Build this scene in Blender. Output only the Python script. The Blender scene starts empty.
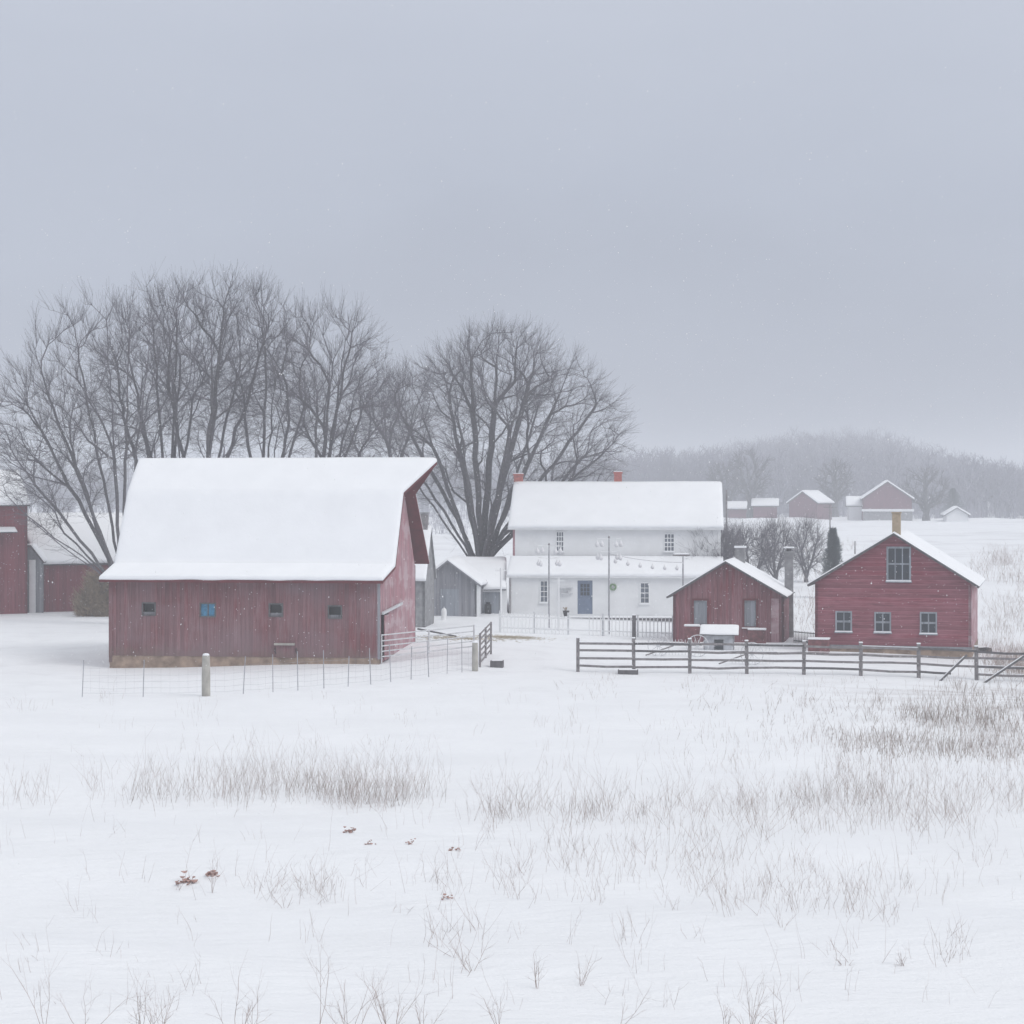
import bpy, math, random
import numpy as np
from mathutils import Vector, Matrix, noise as mnoise

random.seed(7); rng = np.random.default_rng(7)
R = math.radians
sc = bpy.context.scene
col = sc.collection
H, F, CX, CY = 7.3, 2000.0, 512.0, 500.0       # eye height, focal length in pixels, principal point

# ------------------------------------------------------------------ terrain
def base_profile(Y):
    near = np.where(Y < 28, 5.6*np.clip(1-Y/28.0, 0, 3)**1.5, 0.0)
    near = np.minimum(near, 6.5)
    far = np.interp(Y, [125, 200, 300, 400, 520, 640, 760, 900, 1600], [0.2, .9, 2.1, 3.2, 3.6, 3.8, 4, 4, 4])
    mid = np.interp(Y, [60, 125], [0, .2])
    return near + np.where(Y > 125, far, mid)
ANCH = [(-17.65,87.6,-.04),(-11.7,86.5,.1),(-5.8,85.9,.25),(-4.7,94.5,.62),(-12,96,.5),(-20,98,.2),(-5,104,.35),(2.8,87,.0),(7.6,85.5,-.06),(12.4,85,-.22),
        (15,85,-.2),(17.3,85,-.3),(19.8,85,-.43),(22.5,85,-.55),(23,80,-.6),(8,124,-.12),(0,125.5,.22),(13,100,.1),(9,102,.05),
        (19,93,.05),(24,95,-.1),(-.6,85,.03),(-11,75,.0),(-16,74,-.05),(-4,80,.05),(0,75,.0),(10,75,-.1),(20,72,-.35),(16,65,-.2),(26,110,.2),(-30,127,.12),(-24,110,.2),(24,128,.25),(16,135,.4),
        (0,60,0),(-12,55,0),(10,55,0),(0,40,0),(-8,40,0),(10,42,0),(22,60,-.2)]
A = np.array(ANCH); SIG = 7.5
_b = A[:,2]-base_profile(A[:,1])
_K = np.exp(-((A[:,None,:2]-A[None,:,:2])**2).sum(-1)/(2*SIG*SIG))
_W = np.linalg.solve(_K+np.eye(len(A))*0.02, _b)
_dr = [(rng.uniform(.05,.16), rng.uniform(.22,.7), rng.uniform(0,6.28), rng.uniform(.012,.035)) for _ in range(9)]
_dr2 = [(rng.uniform(.25, .7), rng.uniform(.9, 2.2), rng.uniform(0, 6.28), rng.uniform(.006, .013)) for _ in range(7)]
def tz(X, Y):
    X = np.asarray(X, float); Y = np.asarray(Y, float)
    sh = X.shape; x = X.ravel(); y = Y.ravel()
    z = base_profile(y)
    d2 = (x[:,None]-A[None,:,0])**2+(y[:,None]-A[None,:,1])**2
    z = z + np.exp(-d2/(2*SIG*SIG)) @ _W
    dr = np.zeros_like(z)
    for kx, ky, ph, am in _dr:
        dr += am*np.sin(kx*x+ky*y+ph+1.3*np.sin(.13*x-.09*y+ph))
    for kx, ky, ph, am in _dr2: dr += am*np.sin(kx*x+ky*y+ph+1.7*np.sin(.31*x+.23*y+ph*2))*np.clip((75-y)/12, 0, 1)
    amp = np.interp(y, [15, 30, 66, 80, 125, 170, 400], [.8, 2.3, 2.5, .3, .2, 2.5, 9])
    amp = amp*np.where(y > 60, 1+.6*np.clip((x-8)/12, 0, 1)*(y < 82), 1)
    z = z + dr*amp*.8
    z = z + np.exp(-((x-.15*y)**2)/(2*(.05*np.abs(y)+1)**2))*np.interp(y, [480, 680, 1000], [0, 13, 15])*(1+.12*np.sin(x*.06)+.08*np.sin(x*.15+1))
    z = z + np.exp(-((x+.2*y)**2)/(2*(.12*np.abs(y)+1)**2))*np.interp(y, [450, 700, 1000], [0, -3, -2])
    return z.reshape(sh)
def gz(x, y): return float(tz(np.array([x]), np.array([y]))[0])
def ground_px(px, py):
    "ground points seen at pixels (arrays)"
    px = np.asarray(px, float); py = np.asarray(py, float)
    Y = H*F/(py-CY)
    for _ in range(14):
        X = (px-CX)*Y/F
        Y = .5*Y+.5*(H-tz(X, Y))*F/(py-CY)
    X = (px-CX)*Y/F
    return X, Y, tz(X, Y)
def at(px, py, Y): return Vector(((px-CX)*Y/F, Y, H-(py-CY)*Y/F))

# ------------------------------------------------------------------ materials
def newmat(name):
    m = bpy.data.materials.new(name); m.use_nodes = True
    nt = m.node_tree; b = nt.nodes['Principled BSDF']
    return m, nt, b
def N(nt, t, **kw):
    n = nt.nodes.new(t)
    for k, v in kw.items():
        if k.startswith('i_'):
            key = k[2:]; key = int(key) if key.isdigit() else key.replace('_', ' ')
            n.inputs[key].default_value = v
        else: setattr(n, k, v)
    return n
def L(nt, a, b): nt.links.new(a, b)
def mathn(nt, op, a, b=None, clamp=False):
    n = nt.nodes.new('ShaderNodeMath'); n.operation = op; n.use_clamp = clamp
    for i, v in enumerate((a, b)):
        if v is None: continue
        if isinstance(v, (int, float)): n.inputs[i].default_value = v
        else: nt.links.new(v, n.inputs[i])
    return n.outputs[0]
def mixc(nt, fac, a, b, blend='MIX'):
    n = nt.nodes.new('ShaderNodeMix'); n.data_type = 'RGBA'; n.blend_type = blend
    if isinstance(fac, (int, float)): n.inputs[0].default_value = fac
    else: nt.links.new(fac, n.inputs[0])
    for i, v in ((6, a), (7, b)):
        if isinstance(v, tuple): n.inputs[i].default_value = (*v, 1)
        else: nt.links.new(v, n.inputs[i])
    return n.outputs[2]
def ramp(nt, v, stops):
    n = nt.nodes.new('ShaderNodeValToRGB'); e = n.color_ramp.elements
    while len(e) < len(stops): e.new(.5)
    for i, (p, c) in enumerate(stops):
        e[i].position = p; e[i].color = (c, c, c, 1) if isinstance(c, (int, float)) else (*c, 1)
    nt.links.new(v, n.inputs[0]); return n.outputs[0]
def noise_tex(nt, vec, scale, detail=4, rough=.55):
    n = nt.nodes.new('ShaderNodeTexNoise'); n.inputs['Scale'].default_value = scale
    n.inputs['Detail'].default_value = detail; n.inputs['Roughness'].default_value = rough
    if vec is not None: nt.links.new(vec, n.inputs['Vector'])
    return n.outputs['Fac']
def vmul(nt, vec, s):
    n = nt.nodes.new('ShaderNodeVectorMath'); n.operation = 'MULTIPLY'
    nt.links.new(vec, n.inputs[0]); n.inputs[1].default_value = s; return n.outputs[0]

def flat(name, c, rough=.7, var=.18, scale=6, metal=0, bump=.02):
    m, nt, b = newmat(name)
    tc = N(nt, 'ShaderNodeTexCoord')
    f = noise_tex(nt, tc.outputs['Object'], scale, 5)
    c0 = tuple(v*(1-var) for v in c); c1 = tuple(min(1, v*(1+var)) for v in c)
    L(nt, mixc(nt, ramp(nt, f, [(.3, 0), (.7, 1)]), c0, c1), b.inputs['Base Color'])
    b.inputs['Roughness'].default_value = rough; b.inputs['Metallic'].default_value = metal
    if bump:
        bp = N(nt, 'ShaderNodeBump', i_Strength=.4, i_Distance=bump)
        L(nt, noise_tex(nt, tc.outputs['Object'], scale*6, 4), bp.inputs['Height']); L(nt, bp.outputs[0], b.inputs['Normal'])
    return m

def wallcoords(nt):
    tc = N(nt, 'ShaderNodeTexCoord')
    s = N(nt, 'ShaderNodeSeparateXYZ'); L(nt, tc.outputs['Object'], s.inputs[0])
    n = N(nt, 'ShaderNodeSeparateXYZ'); L(nt, tc.outputs['Normal'], n.inputs[0])
    lat = mathn(nt, 'ADD', mathn(nt, 'MULTIPLY', mathn(nt, 'ABSOLUTE', n.outputs[1]), s.outputs[0]),
                mathn(nt, 'MULTIPLY', mathn(nt, 'ABSOLUTE', n.outputs[0]), s.outputs[1]))
    cb = N(nt, 'ShaderNodeCombineXYZ'); L(nt, lat, cb.inputs[0]); L(nt, s.outputs[2], cb.inputs[2])
    return lat, s.outputs[2], cb.outputs[0], tc

def board(name, c, worn, wornamt=.5, w=.2, horiz=False, gap=(.03,.02,.022), patch=None, splash=False):
    "weathered painted boards"
    m, nt, b = newmat(name)
    lat, z, vec, tc = wallcoords(nt)
    k = z if horiz else lat
    q = mathn(nt, 'DIVIDE', k, w); idn = mathn(nt, 'FLOOR', q); fr = mathn(nt, 'FRACT', q)
    wn = N(nt, 'ShaderNodeTexWhiteNoise', noise_dimensions='1D'); L(nt, idn, wn.inputs['W'])
    st = noise_tex(nt, vmul(nt, vec, (1.2, 1, 14) if horiz else (16, 1, .9)), 1.0, 6, .65)
    big = noise_tex(nt, vmul(nt, vec, (1, 1, .7)), .55, 5, .6)
    v1 = mathn(nt, 'ADD', mathn(nt, 'MULTIPLY', st, .55), mathn(nt, 'MULTIPLY', big, .55))
    v1 = mathn(nt, 'ADD', v1, mathn(nt, 'MULTIPLY', wn.outputs[0], .16))
    fac = mathn(nt, 'MULTIPLY', ramp(nt, v1, [(.5, 0), (.7, 1)]), wornamt)
    cc = mixc(nt, fac, c, worn)
    dk = tuple(v*.6 for v in c)
    cc = mixc(nt, mathn(nt, 'MULTIPLY', wn.outputs[0], .75), cc, dk)
    st2 = noise_tex(nt, vmul(nt, vec, (.8, 1, 9) if horiz else (9, 1, .5)), 1.0, 6, .7)
    cc = mixc(nt, ramp(nt, st2, [(.5, 0), (.68, .75)]), cc, tuple(v*.45 for v in c))
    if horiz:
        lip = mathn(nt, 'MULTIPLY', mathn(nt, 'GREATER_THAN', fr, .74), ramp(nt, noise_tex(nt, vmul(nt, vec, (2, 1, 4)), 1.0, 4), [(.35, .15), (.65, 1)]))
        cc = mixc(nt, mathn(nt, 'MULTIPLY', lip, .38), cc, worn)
    if patch:   # pale worn areas with a shape of their own
        pn = noise_tex(nt, vmul(nt, vec, (1, 1, 1.6)), .9, 3, .5)
        cc = mixc(nt, mathn(nt, 'MULTIPLY', ramp(nt, pn, [(.5, 0), (.6, 1)]), .75), cc, patch)
    g = mathn(nt, 'LESS_THAN', fr, .07)
    cc = mixc(nt, mathn(nt, 'MULTIPLY', mathn(nt, 'MULTIPLY', g, wn.outputs[0]), .6), cc, gap)
    if splash:   # mud splashed up from the ground
        zz = mathn(nt, 'ADD', z, mathn(nt, 'MULTIPLY', mathn(nt, 'SUBTRACT', noise_tex(nt, vmul(nt, vec, (2.5, 1, 2)), 1.0, 6, .7), .5), 1.6))
        cc = mixc(nt, ramp(nt, zz, [(.55, .6), (1.0, 0)]), cc, (.15, .105, .09))
        hi = noise_tex(nt, vmul(nt, vec, (.35, 1, .5)), 1.0, 3, .5)
        cc = mixc(nt, ramp(nt, hi, [(.46, 0), (.62, .5)]), cc, (.21, .14, .155))
    # snow blown into the grain
    sp = noise_tex(nt, vmul(nt, vec, (9, 1, 9)), 2.2, 5, .75)
    cc = mixc(nt, ramp(nt, sp, [(.62, 0), (.72, .6)]), cc, (.62, .62, .68))
    L(nt, cc, b.inputs['Base Color']); b.inputs['Roughness'].default_value = .85
    bp = N(nt, 'ShaderNodeBump', i_Strength=.8, i_Distance=.03)
    hgt = mathn(nt, 'SUBTRACT', mathn(nt, 'MULTIPLY', st, .25), mathn(nt, 'MULTIPLY', fr if horiz else g, 1.0))
    L(nt, hgt, bp.inputs['Height']); L(nt, bp.outputs[0], b.inputs['Normal'])
    return m

def snowmat(name, c=(.86, .875, .90), ground=False):
    m, nt, b = newmat(name)
    tc = N(nt, 'ShaderNodeTexCoord'); o = tc.outputs['Object']
    f = noise_tex(nt, o, .35 if ground else .8, 6, .6)
    cc = mixc(nt, ramp(nt, f, [(.35, 0), (.7, 1)]), tuple(v*.955 for v in c), c)
    if ground:
        # straw and bare soil showing through on the right, in streaks along the drifts
        sp = N(nt, 'ShaderNodeSeparateXYZ'); L(nt, o, sp.inputs[0])
        st = noise_tex(nt, vmul(nt, o, (.16, .55, 0)), 1.0, 6, .62)
        rx = mathn(nt, 'MULTIPLY', mathn(nt, 'SUBTRACT', sp.outputs[0], 9.5), .1, True)
        ry = mathn(nt, 'MULTIPLY', mathn(nt, 'SUBTRACT', sp.outputs[1], 60), .12, True)
        ry2 = mathn(nt, 'MULTIPLY', mathn(nt, 'SUBTRACT', 84.5, sp.outputs[1]), .5, True)
        msk = mathn(nt, 'MULTIPLY', mathn(nt, 'MULTIPLY', rx, ry), ry2)
        fine = noise_tex(nt, vmul(nt, o, (3, 6, 0)), 1.0, 5, .7)
        mm = mathn(nt, 'MULTIPLY', ramp(nt, st, [(.47, 0), (.6, 1)]), msk)
        mm = mathn(nt, 'MULTIPLY', mm, ramp(nt, fine, [(.38, 0), (.62, 1)]))
        cc = mixc(nt, mathn(nt, 'MULTIPLY', mm, .8), cc, (.36, .32, .31))
        # far field stubble
        fs = noise_tex(nt, vmul(nt, o, (.05, .12, 0)), 1.0, 5, .6)
        yf = mathn(nt, 'MULTIPLY', mathn(nt, 'SUBTRACT', sp.outputs[1], 125), .01, True)
        cc = mixc(nt, mathn(nt, 'MULTIPLY', mathn(nt, 'MULTIPLY', ramp(nt, fs, [(.5, 0), (.7, 1)]), yf), .35), cc, (.38, .36, .38))
        # trodden, grittier snow in the yard
        yd = noise_tex(nt, vmul(nt, o, (.5, .5, 0)), 1.0, 7, .7)
        ym = mathn(nt, 'MULTIPLY', mathn(nt, 'MULTIPLY', mathn(nt, 'SUBTRACT', sp.outputs[1], 66), .08, True),
                   mathn(nt, 'MULTIPLY', mathn(nt, 'SUBTRACT', 135, sp.outputs[1]), .1, True))
        cc = mixc(nt, mathn(nt, 'MULTIPLY', mathn(nt, 'MULTIPLY', ramp(nt, yd, [(.5, 0), (.75, 1)]), ym), .3), cc, (.55, .54, .57))
    L(nt, cc, b.inputs['Base Color']); b.inputs['Roughness'].default_value = .75
    try: b.inputs['Specular IOR Level'].default_value = .25
    except Exception: pass
    bp = N(nt, 'ShaderNodeBump', i_Strength=.7, i_Distance=.12 if ground else .035)
    hh = mathn(nt, 'ADD', noise_tex(nt, vmul(nt, o, (.8, 2.6, 1)) if ground else o, 1.2, 7, .6), mathn(nt, 'MULTIPLY', noise_tex(nt, o, 14, 5), .2))
    L(nt, hh, bp.inputs['Height']); L(nt, bp.outputs[0], b.inputs['Normal'])
    return m

M = {}
M['snow'] = snowmat('snow'); M['ground'] = snowmat('snow_ground', ground=True)
M['red_barn'] = board('red_barn', (.18, .042, .05), (.29, .185, .20), .9, .17, splash=True)
M['red_gable'] = board('red_gable', (.42, .17, .20), (.52, .39, .42), .85, .2, patch=(.50, .38, .41))
M['red_shed'] = board('red_shed', (.19, .028, .040), (.38, .22, .25), .75, .15)
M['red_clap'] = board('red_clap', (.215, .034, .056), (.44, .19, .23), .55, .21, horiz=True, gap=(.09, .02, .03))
M['red_left'] = board('red_left', (.21, .024, .040), (.32, .14, .17), .4, .22)
M['red_far'] = flat('red_far', (.15, .045, .07), .9, .15, 1)
M['red_soffit'] = flat('red_soffit', (.12, .012, .018), .8, .25, 3)
M['white_board'] = flat('white_board', (.74, .75, .76), .7, .05, 1.2)
M['hut_white'] = flat('hut_white', (.42, .43, .46), .8, .25, 3)
M['white_paint'] = flat('white_paint', (.78, .79, .8), .6, .06, 3)
M['grey_board'] = board('grey_board', (.24, .245, .275), (.36, .36, .39), .7, .19, gap=(.08, .08, .09))
M['grey_door'] = board('grey_door', (.30, .33, .38), (.40, .42, .46), .5, .22, gap=(.1, .11, .12))
M['blue_door'] = flat('blue_door', (.13, .17, .25), .5, .1, 4)
M['fence'] = flat('fence_wood', (.20, .185, .19), .9, .35, 5)
M['fence_dark'] = flat('fence_wood_dark', (.10, .095, .10), .9, .35, 5)
M['post_light'] = flat('post_light', (.38, .365, .33), .85, .2, 4)
M['tube'] = flat('gate_tube', (.60, .61, .63), .5, .15, 4, .2)
M['wire'] = flat('wire', (.34, .34, .37), .6, .2, 5, .3)
M['stone'] = flat('foundation_stone', (.29, .21, .16), .9, .4, 2.5, 0, .05)
M['brick'] = flat('brick_red', (.42, .13, .11), .9, .25, 9)
M['brick_tan'] = flat('brick_tan', (.38, .30, .21), .9, .15, 9)
M['concrete'] = flat('block_grey', (.24, .24, .25), .9, .3, 3)
M['bark'] = flat('bark', (.105, .10, .11), .95, .35, 8, 0, 0)
M['twig'] = flat('twig', (.14, .13, .15), .95, .25, 4, 0, 0)
M['mist_paled_bark'] = flat('mist_paled_bark', (.30, .295, .35), .95, .2, .2, 0, 0)  # bark paled so distance mist is painted into its colour
M['weed'] = flat('weed_stem', (.35, .275, .25), .9, .4, 3, 0, 0)
M['weed_tan'] = flat('weed_tan', (.33, .275, .25), .9, .35, 3, 0, 0)
M['straw'] = flat('straw', (.44, .38, .29), .9, .3, 5, 0, 0)
M['hay'] = flat('hay', (.33, .245, .165), .95, .45, 5, 0, 0)
M['leafbrown'] = flat('dead_leaf', (.42, .27, .24), .9, .45, 20)
M['needle'] = flat('needle', (.10, .12, .13), .9, .4, 8, 0, 0)
M['black'] = flat('black_metal', (.012, .012, .015), .6, .3, 5)
M['dark'] = flat('painted_shade', (.012, .012, .016), .9, .2, 3)  # near-black, paints the shade inside the barn doorway
M['glass'] = flat('window_glass', (.02, .03, .045), .3, .3, 3, 0, 0)
M['glass_pale'] = flat('window_glass_pale', (.14, .16, .20), .15, .25, 3, 0, 0)
M['blue'] = flat('blue_shutter', (.03, .20, .36), .6, .35, 9)
M['green'] = flat('green_wreath', (.16, .26, .14), .8, .3, 20)
M['gourd'] = flat('gourd', (.72, .72, .74), .5, .08, 5)
M['rust'] = flat('rusty_red', (.15, .05, .055), .8, .5, 4)
M['flake'] = flat('snowflake', (.9, .9, .92), .9, .02, 3, 0, 0)

# ------------------------------------------------------------------ mesh helpers
class MB:
    def __init__(s): s.v = []; s.f = []
    def add(s, vs, fs):
        o = len(s.v); s.v += [tuple(v) for v in vs]; s.f += [tuple(i+o for i in f) for f in fs]; return s
    def box(s, c, d, rot=None, taper=1.0):
        x, y, z = [q/2 for q in d]
        vs = [Vector((a*x*(taper if e > 0 else 1), b*y*(taper if e > 0 else 1), e*z)) for e in (-1, 1) for b in (-1, 1) for a in (-1, 1)]
        if rot is not None: vs = [rot @ v for v in vs]
        vs = [v+Vector(c) for v in vs]
        return s.add(vs, [(0,2,3,1),(4,5,7,6),(0,1,5,4),(1,3,7,5),(3,2,6,7),(2,0,4,6)])
    def b2(s, x0, x1, y0, y1, z0, z1): return s.box(((x0+x1)/2, (y0+y1)/2, (z0+z1)/2), (x1-x0, y1-y0, z1-z0))
    def beam(s, a, b, w, h=None):
        a = Vector(a); b = Vector(b); d = b-a; h = h or w
        q = d.to_track_quat('X', 'Z').to_matrix()
        return s.box((a+b)/2, (d.length, w, h), q)
    def tube(s, pts, rad, n=8, cap=True):
        pts = [Vector(p) for p in pts]; m = len(pts)
        rad = rad if isinstance(rad, (list, tuple)) else [rad]*m
        vs = []; up = None
        for i, p in enumerate(pts):
            t = (pts[min(i+1, m-1)]-pts[max(i-1, 0)]).normalized()
            if up is None: up = Vector((1, 0, 0)) if abs(t.z) > .9 else Vector((0, 0, 1))
            a = t.cross(up).normalized(); b = t.cross(a).normalized()
            for k in range(n):
                an = 2*math.pi*k/n; vs.append(p+(a*math.cos(an)+b*math.sin(an))*rad[i])
        fs = [(i*n+k, i*n+(k+1) % n, (i+1)*n+(k+1) % n, (i+1)*n+k) for i in range(m-1) for k in range(n)]
        if cap: fs += [tuple(range(n-1, -1, -1)), tuple((m-1)*n+k for k in range(n))]
        return s.add(vs, fs)
    def build(s, name, mat, parent=None, smooth=False, bevel=0):
        me = bpy.data.meshes.new(name); me.from_pydata(s.v, [], s.f); me.update()
        o = bpy.data.objects.new(name, me); col.objects.link(o)
        if mat: me.materials.append(mat)
        if smooth: me.polygons.foreach_set('use_smooth', [True]*len(me.polygons))
        if bevel:
            bm = o.modifiers.new('bevel', 'BEVEL'); bm.width = bevel; bm.segments = 2
        if parent: o.parent = parent
        return o
def npmesh(name, V, Q, mat, parent=None, smooth=False):
    me = bpy.data.meshes.new(name); n = Q.shape[1]
    me.vertices.add(len(V)); me.vertices.foreach_set('co', V.astype(np.float32).ravel())
    me.loops.add(Q.size); me.loops.foreach_set('vertex_index', Q.astype(np.int32).ravel())
    me.polygons.add(len(Q)); me.polygons.foreach_set('loop_start', np.arange(0, Q.size, n, dtype=np.int32))
    me.polygons.foreach_set('loop_total', np.full(len(Q), n, dtype=np.int32))
    if smooth: me.polygons.foreach_set('use_smooth', np.ones(len(Q), bool))
    me.update(calc_edges=True)
    me.materials.append(mat)
    o = bpy.data.objects.new(name, me); col.objects.link(o)
    if parent: o.parent = parent
    return o
def prisms(P0, P1, R0, R1, n=3):
    P0 = np.asarray(P0, float); P1 = np.asarray(P1, float); R0 = np.asarray(R0, float); R1 = np.asarray(R1, float)
    d = P1-P0; ln = np.linalg.norm(d, axis=1, keepdims=True)+1e-9; d = d/ln
    ref = np.where(np.abs(d[:, 2:3]) > .9, np.array([[1., 0, 0]]), np.array([[0, 0, 1.]]))
    a = np.cross(d, ref); a /= np.linalg.norm(a, axis=1, keepdims=True); b = np.cross(d, a)
    V = []
    for P, Rr in ((P0, R0), (P1, R1)):
        for k in range(n):
            an = 2*math.pi*k/n
            V.append(P+(a*math.cos(an)+b*math.sin(an))*Rr[:, None])
    V = np.stack(V, 1); m = len(P0)
    base = (np.arange(m)*2*n)[:, None]
    Q = np.concatenate([base+np.array([[k, (k+1) % n, n+(k+1) % n, n+k]]) for k in range(n)], 0)
    return V.reshape(-1, 3), Q
def tag(o, label, cat=None, group=None, kind=None):
    if label: o['label'] = label
    if cat: o['category'] = cat
    if group: o['group'] = group
    if kind: o['kind'] = kind
    return o
def thing(name, loc, rz, label, cat, group=None):
    o = bpy.data.objects.new(name, None); col.objects.link(o); o.empty_display_size = .3
    o.location = loc; o.rotation_euler = (0, 0, rz); return tag(o, label, cat, group)
def copy_thing(o, loc, rz=0, label=None, scale=None):
    r = o.copy(); col.objects.link(r); r.location = loc; r.rotation_euler = (0, 0, rz)
    if scale: r.scale = scale if hasattr(scale, '__len__') else (scale,)*3
    if label: r['label'] = label
    for ch in list(o.children):
        c = ch.copy(); col.objects.link(c); c.parent = r
        for g in list(ch.children):
            d = g.copy(); col.objects.link(d); d.parent = c
    return r

class Frame:
    "a building's own axes: x along the front, y going back"
    def __init__(s, x, y, rz): s.x, s.y, s.rz, s.c, s.s = x, y, rz, math.cos(rz), math.sin(rz)
    def lx(s, px, ly=0):
        k = (px-CX)/F; return (k*(s.y+s.c*ly)-s.x+s.s*ly)/(s.c-k*s.s)
    def lz(s, py, lx, ly=0): return H-(py-CY)/F*(s.y+s.s*lx+s.c*ly)
    def p(s, px, py, ly=0): x = s.lx(px, ly); return x, s.lz(py, x, ly)
    def world(s, x, y, z=0): return Vector((s.x+s.c*x-s.s*y, s.y+s.s*x+s.c*y, z))

def wall(parent, mat, p0, u, zb, top, holes=(), th=.14, name='wall', label=None):
    """wall panel from p0 along unit direction u; top = [(u,z)..]; holes = [(u0,u1,z0,z1)..]; outside is to the right of u"""
    p0 = Vector((p0[0], p0[1], 0)); u = Vector((u[0], u[1], 0)); n = Vector((u.y, -u.x, 0))
    us = sorted({round(t[0], 4) for t in top} | {round(v, 4) for h in holes for v in h[:2]})
    tu = [t[0] for t in top]; tzs = [t[1] for t in top]
    topz = lambda x: float(np.interp(x, tu, tzs))
    mb = MB()
    def P(a, z, back): return p0+u*a+Vector((0, 0, z))-(n*th if back else Vector((0, 0, 0)))
    for a, b in zip(us[:-1], us[1:]):
        hs = sorted([h for h in holes if h[0] <= a+1e-4 and h[1] >= b-1e-4], key=lambda h: h[2])
        z = zb; cells = []
        for h in hs: cells.append((z, z, h[2], h[2])); z = h[3]
        cells.append((z, z, topz(b), topz(a)))
        for za, zbb, zc, zd in cells:
            mb.add([P(a, za, 0), P(b, zbb, 0), P(b, zc, 0), P(a, zd, 0)], [(0, 1, 2, 3)])
            mb.add([P(a, za, 1), P(b, zbb, 1), P(b, zc, 1), P(a, zd, 1)], [(3, 2, 1, 0)])
    for h in holes:
        c = [(h[0], h[2]), (h[1], h[2]), (h[1], h[3]), (h[0], h[3])]
        for i in range(4):
            q, r = c[i], c[(i+1) % 4]
            mb.add([P(*q, 0), P(*r, 0), P(*r, 1), P(*q, 1)], [(0, 1, 2, 3)])
    rim = [(us[0], zb), (us[-1], zb)]+[(a, topz(a)) for a in reversed(tu)]
    for i in range(len(rim)):
        q, r = rim[i], rim[(i+1) % len(rim)]
        mb.add([P(*q, 0), P(*r, 0), P(*r, 1), P(*q, 1)], [(0, 1, 2, 3)])
    o = mb.build(name, mat, parent)
    if label: o['label'] = label
    return o

def window(parent, p0, u, h, cols=2, rows=2, fm=None, gm=None, fw=.06, mun=.035, sill=True, name='window', label=None, snow=True, inset=.07):
    p0 = Vector((p0[0], p0[1], 0)); u = Vector((u[0], u[1], 0)); n = Vector((u.y, -u.x, 0))
    rot = Matrix((u, -n, Vector((0, 0, 1)))).transposed()
    u0, u1, z0, z1 = h
    mb = MB()
    def bx(m, a, b, c, d, o0, o1): m.box(p0+u*((a+b)/2)+n*((o0+o1)/2)+Vector((0, 0, (c+d)/2)), (b-a, abs(o1-o0), d-c), rot)
    bx(mb, u0-fw, u0+.02, z0-fw, z1+fw, .003, .04); bx(mb, u1-.02, u1+fw, z0-fw, z1+fw, .003, .04)
    bx(mb, u0+.021, u1-.021, z1-.02, z1+fw, .003, .045); bx(mb, u0+.021, u1-.021, z0-fw, z0+.02, .003, .045)
    for i in range(1, cols):
        c = u0+(u1-u0)*i/cols; bx(mb, c-mun/2, c+mun/2, z0, z1, -inset+.012, -inset+.05)
    for j in range(1, rows):
        c = z0+(z1-z0)*j/rows; w = mun*(1.6 if rows % 2 == 0 and j == rows//2 else 1)
        bx(mb, u0, u1, c-w/2, c+w/2, -inset+.012, -inset+.052)
    w = mb.build(name, fm or M['white_paint'], parent)
    if label: w['label'] = label
    g = MB(); bx(g, u0-.01, u1+.01, z0-.01, z1+.01, -inset-.01, -inset); g.build('pane', gm or M['glass'], w)
    if sill:
        s = MB(); bx(s, u0-fw-.04, u1+fw+.04, z0-fw-.05, z0-fw-.004, .0, .11); s.build('sill', fm or M['white_paint'], w)
        if snow:
            s = MB(); bx(s, u0-fw-.02, u1+fw+.02, z0-fw-.002, z0-fw+.055, .047, .10); s.build('sill_snow', M['snow'], w)
    return w

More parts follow.
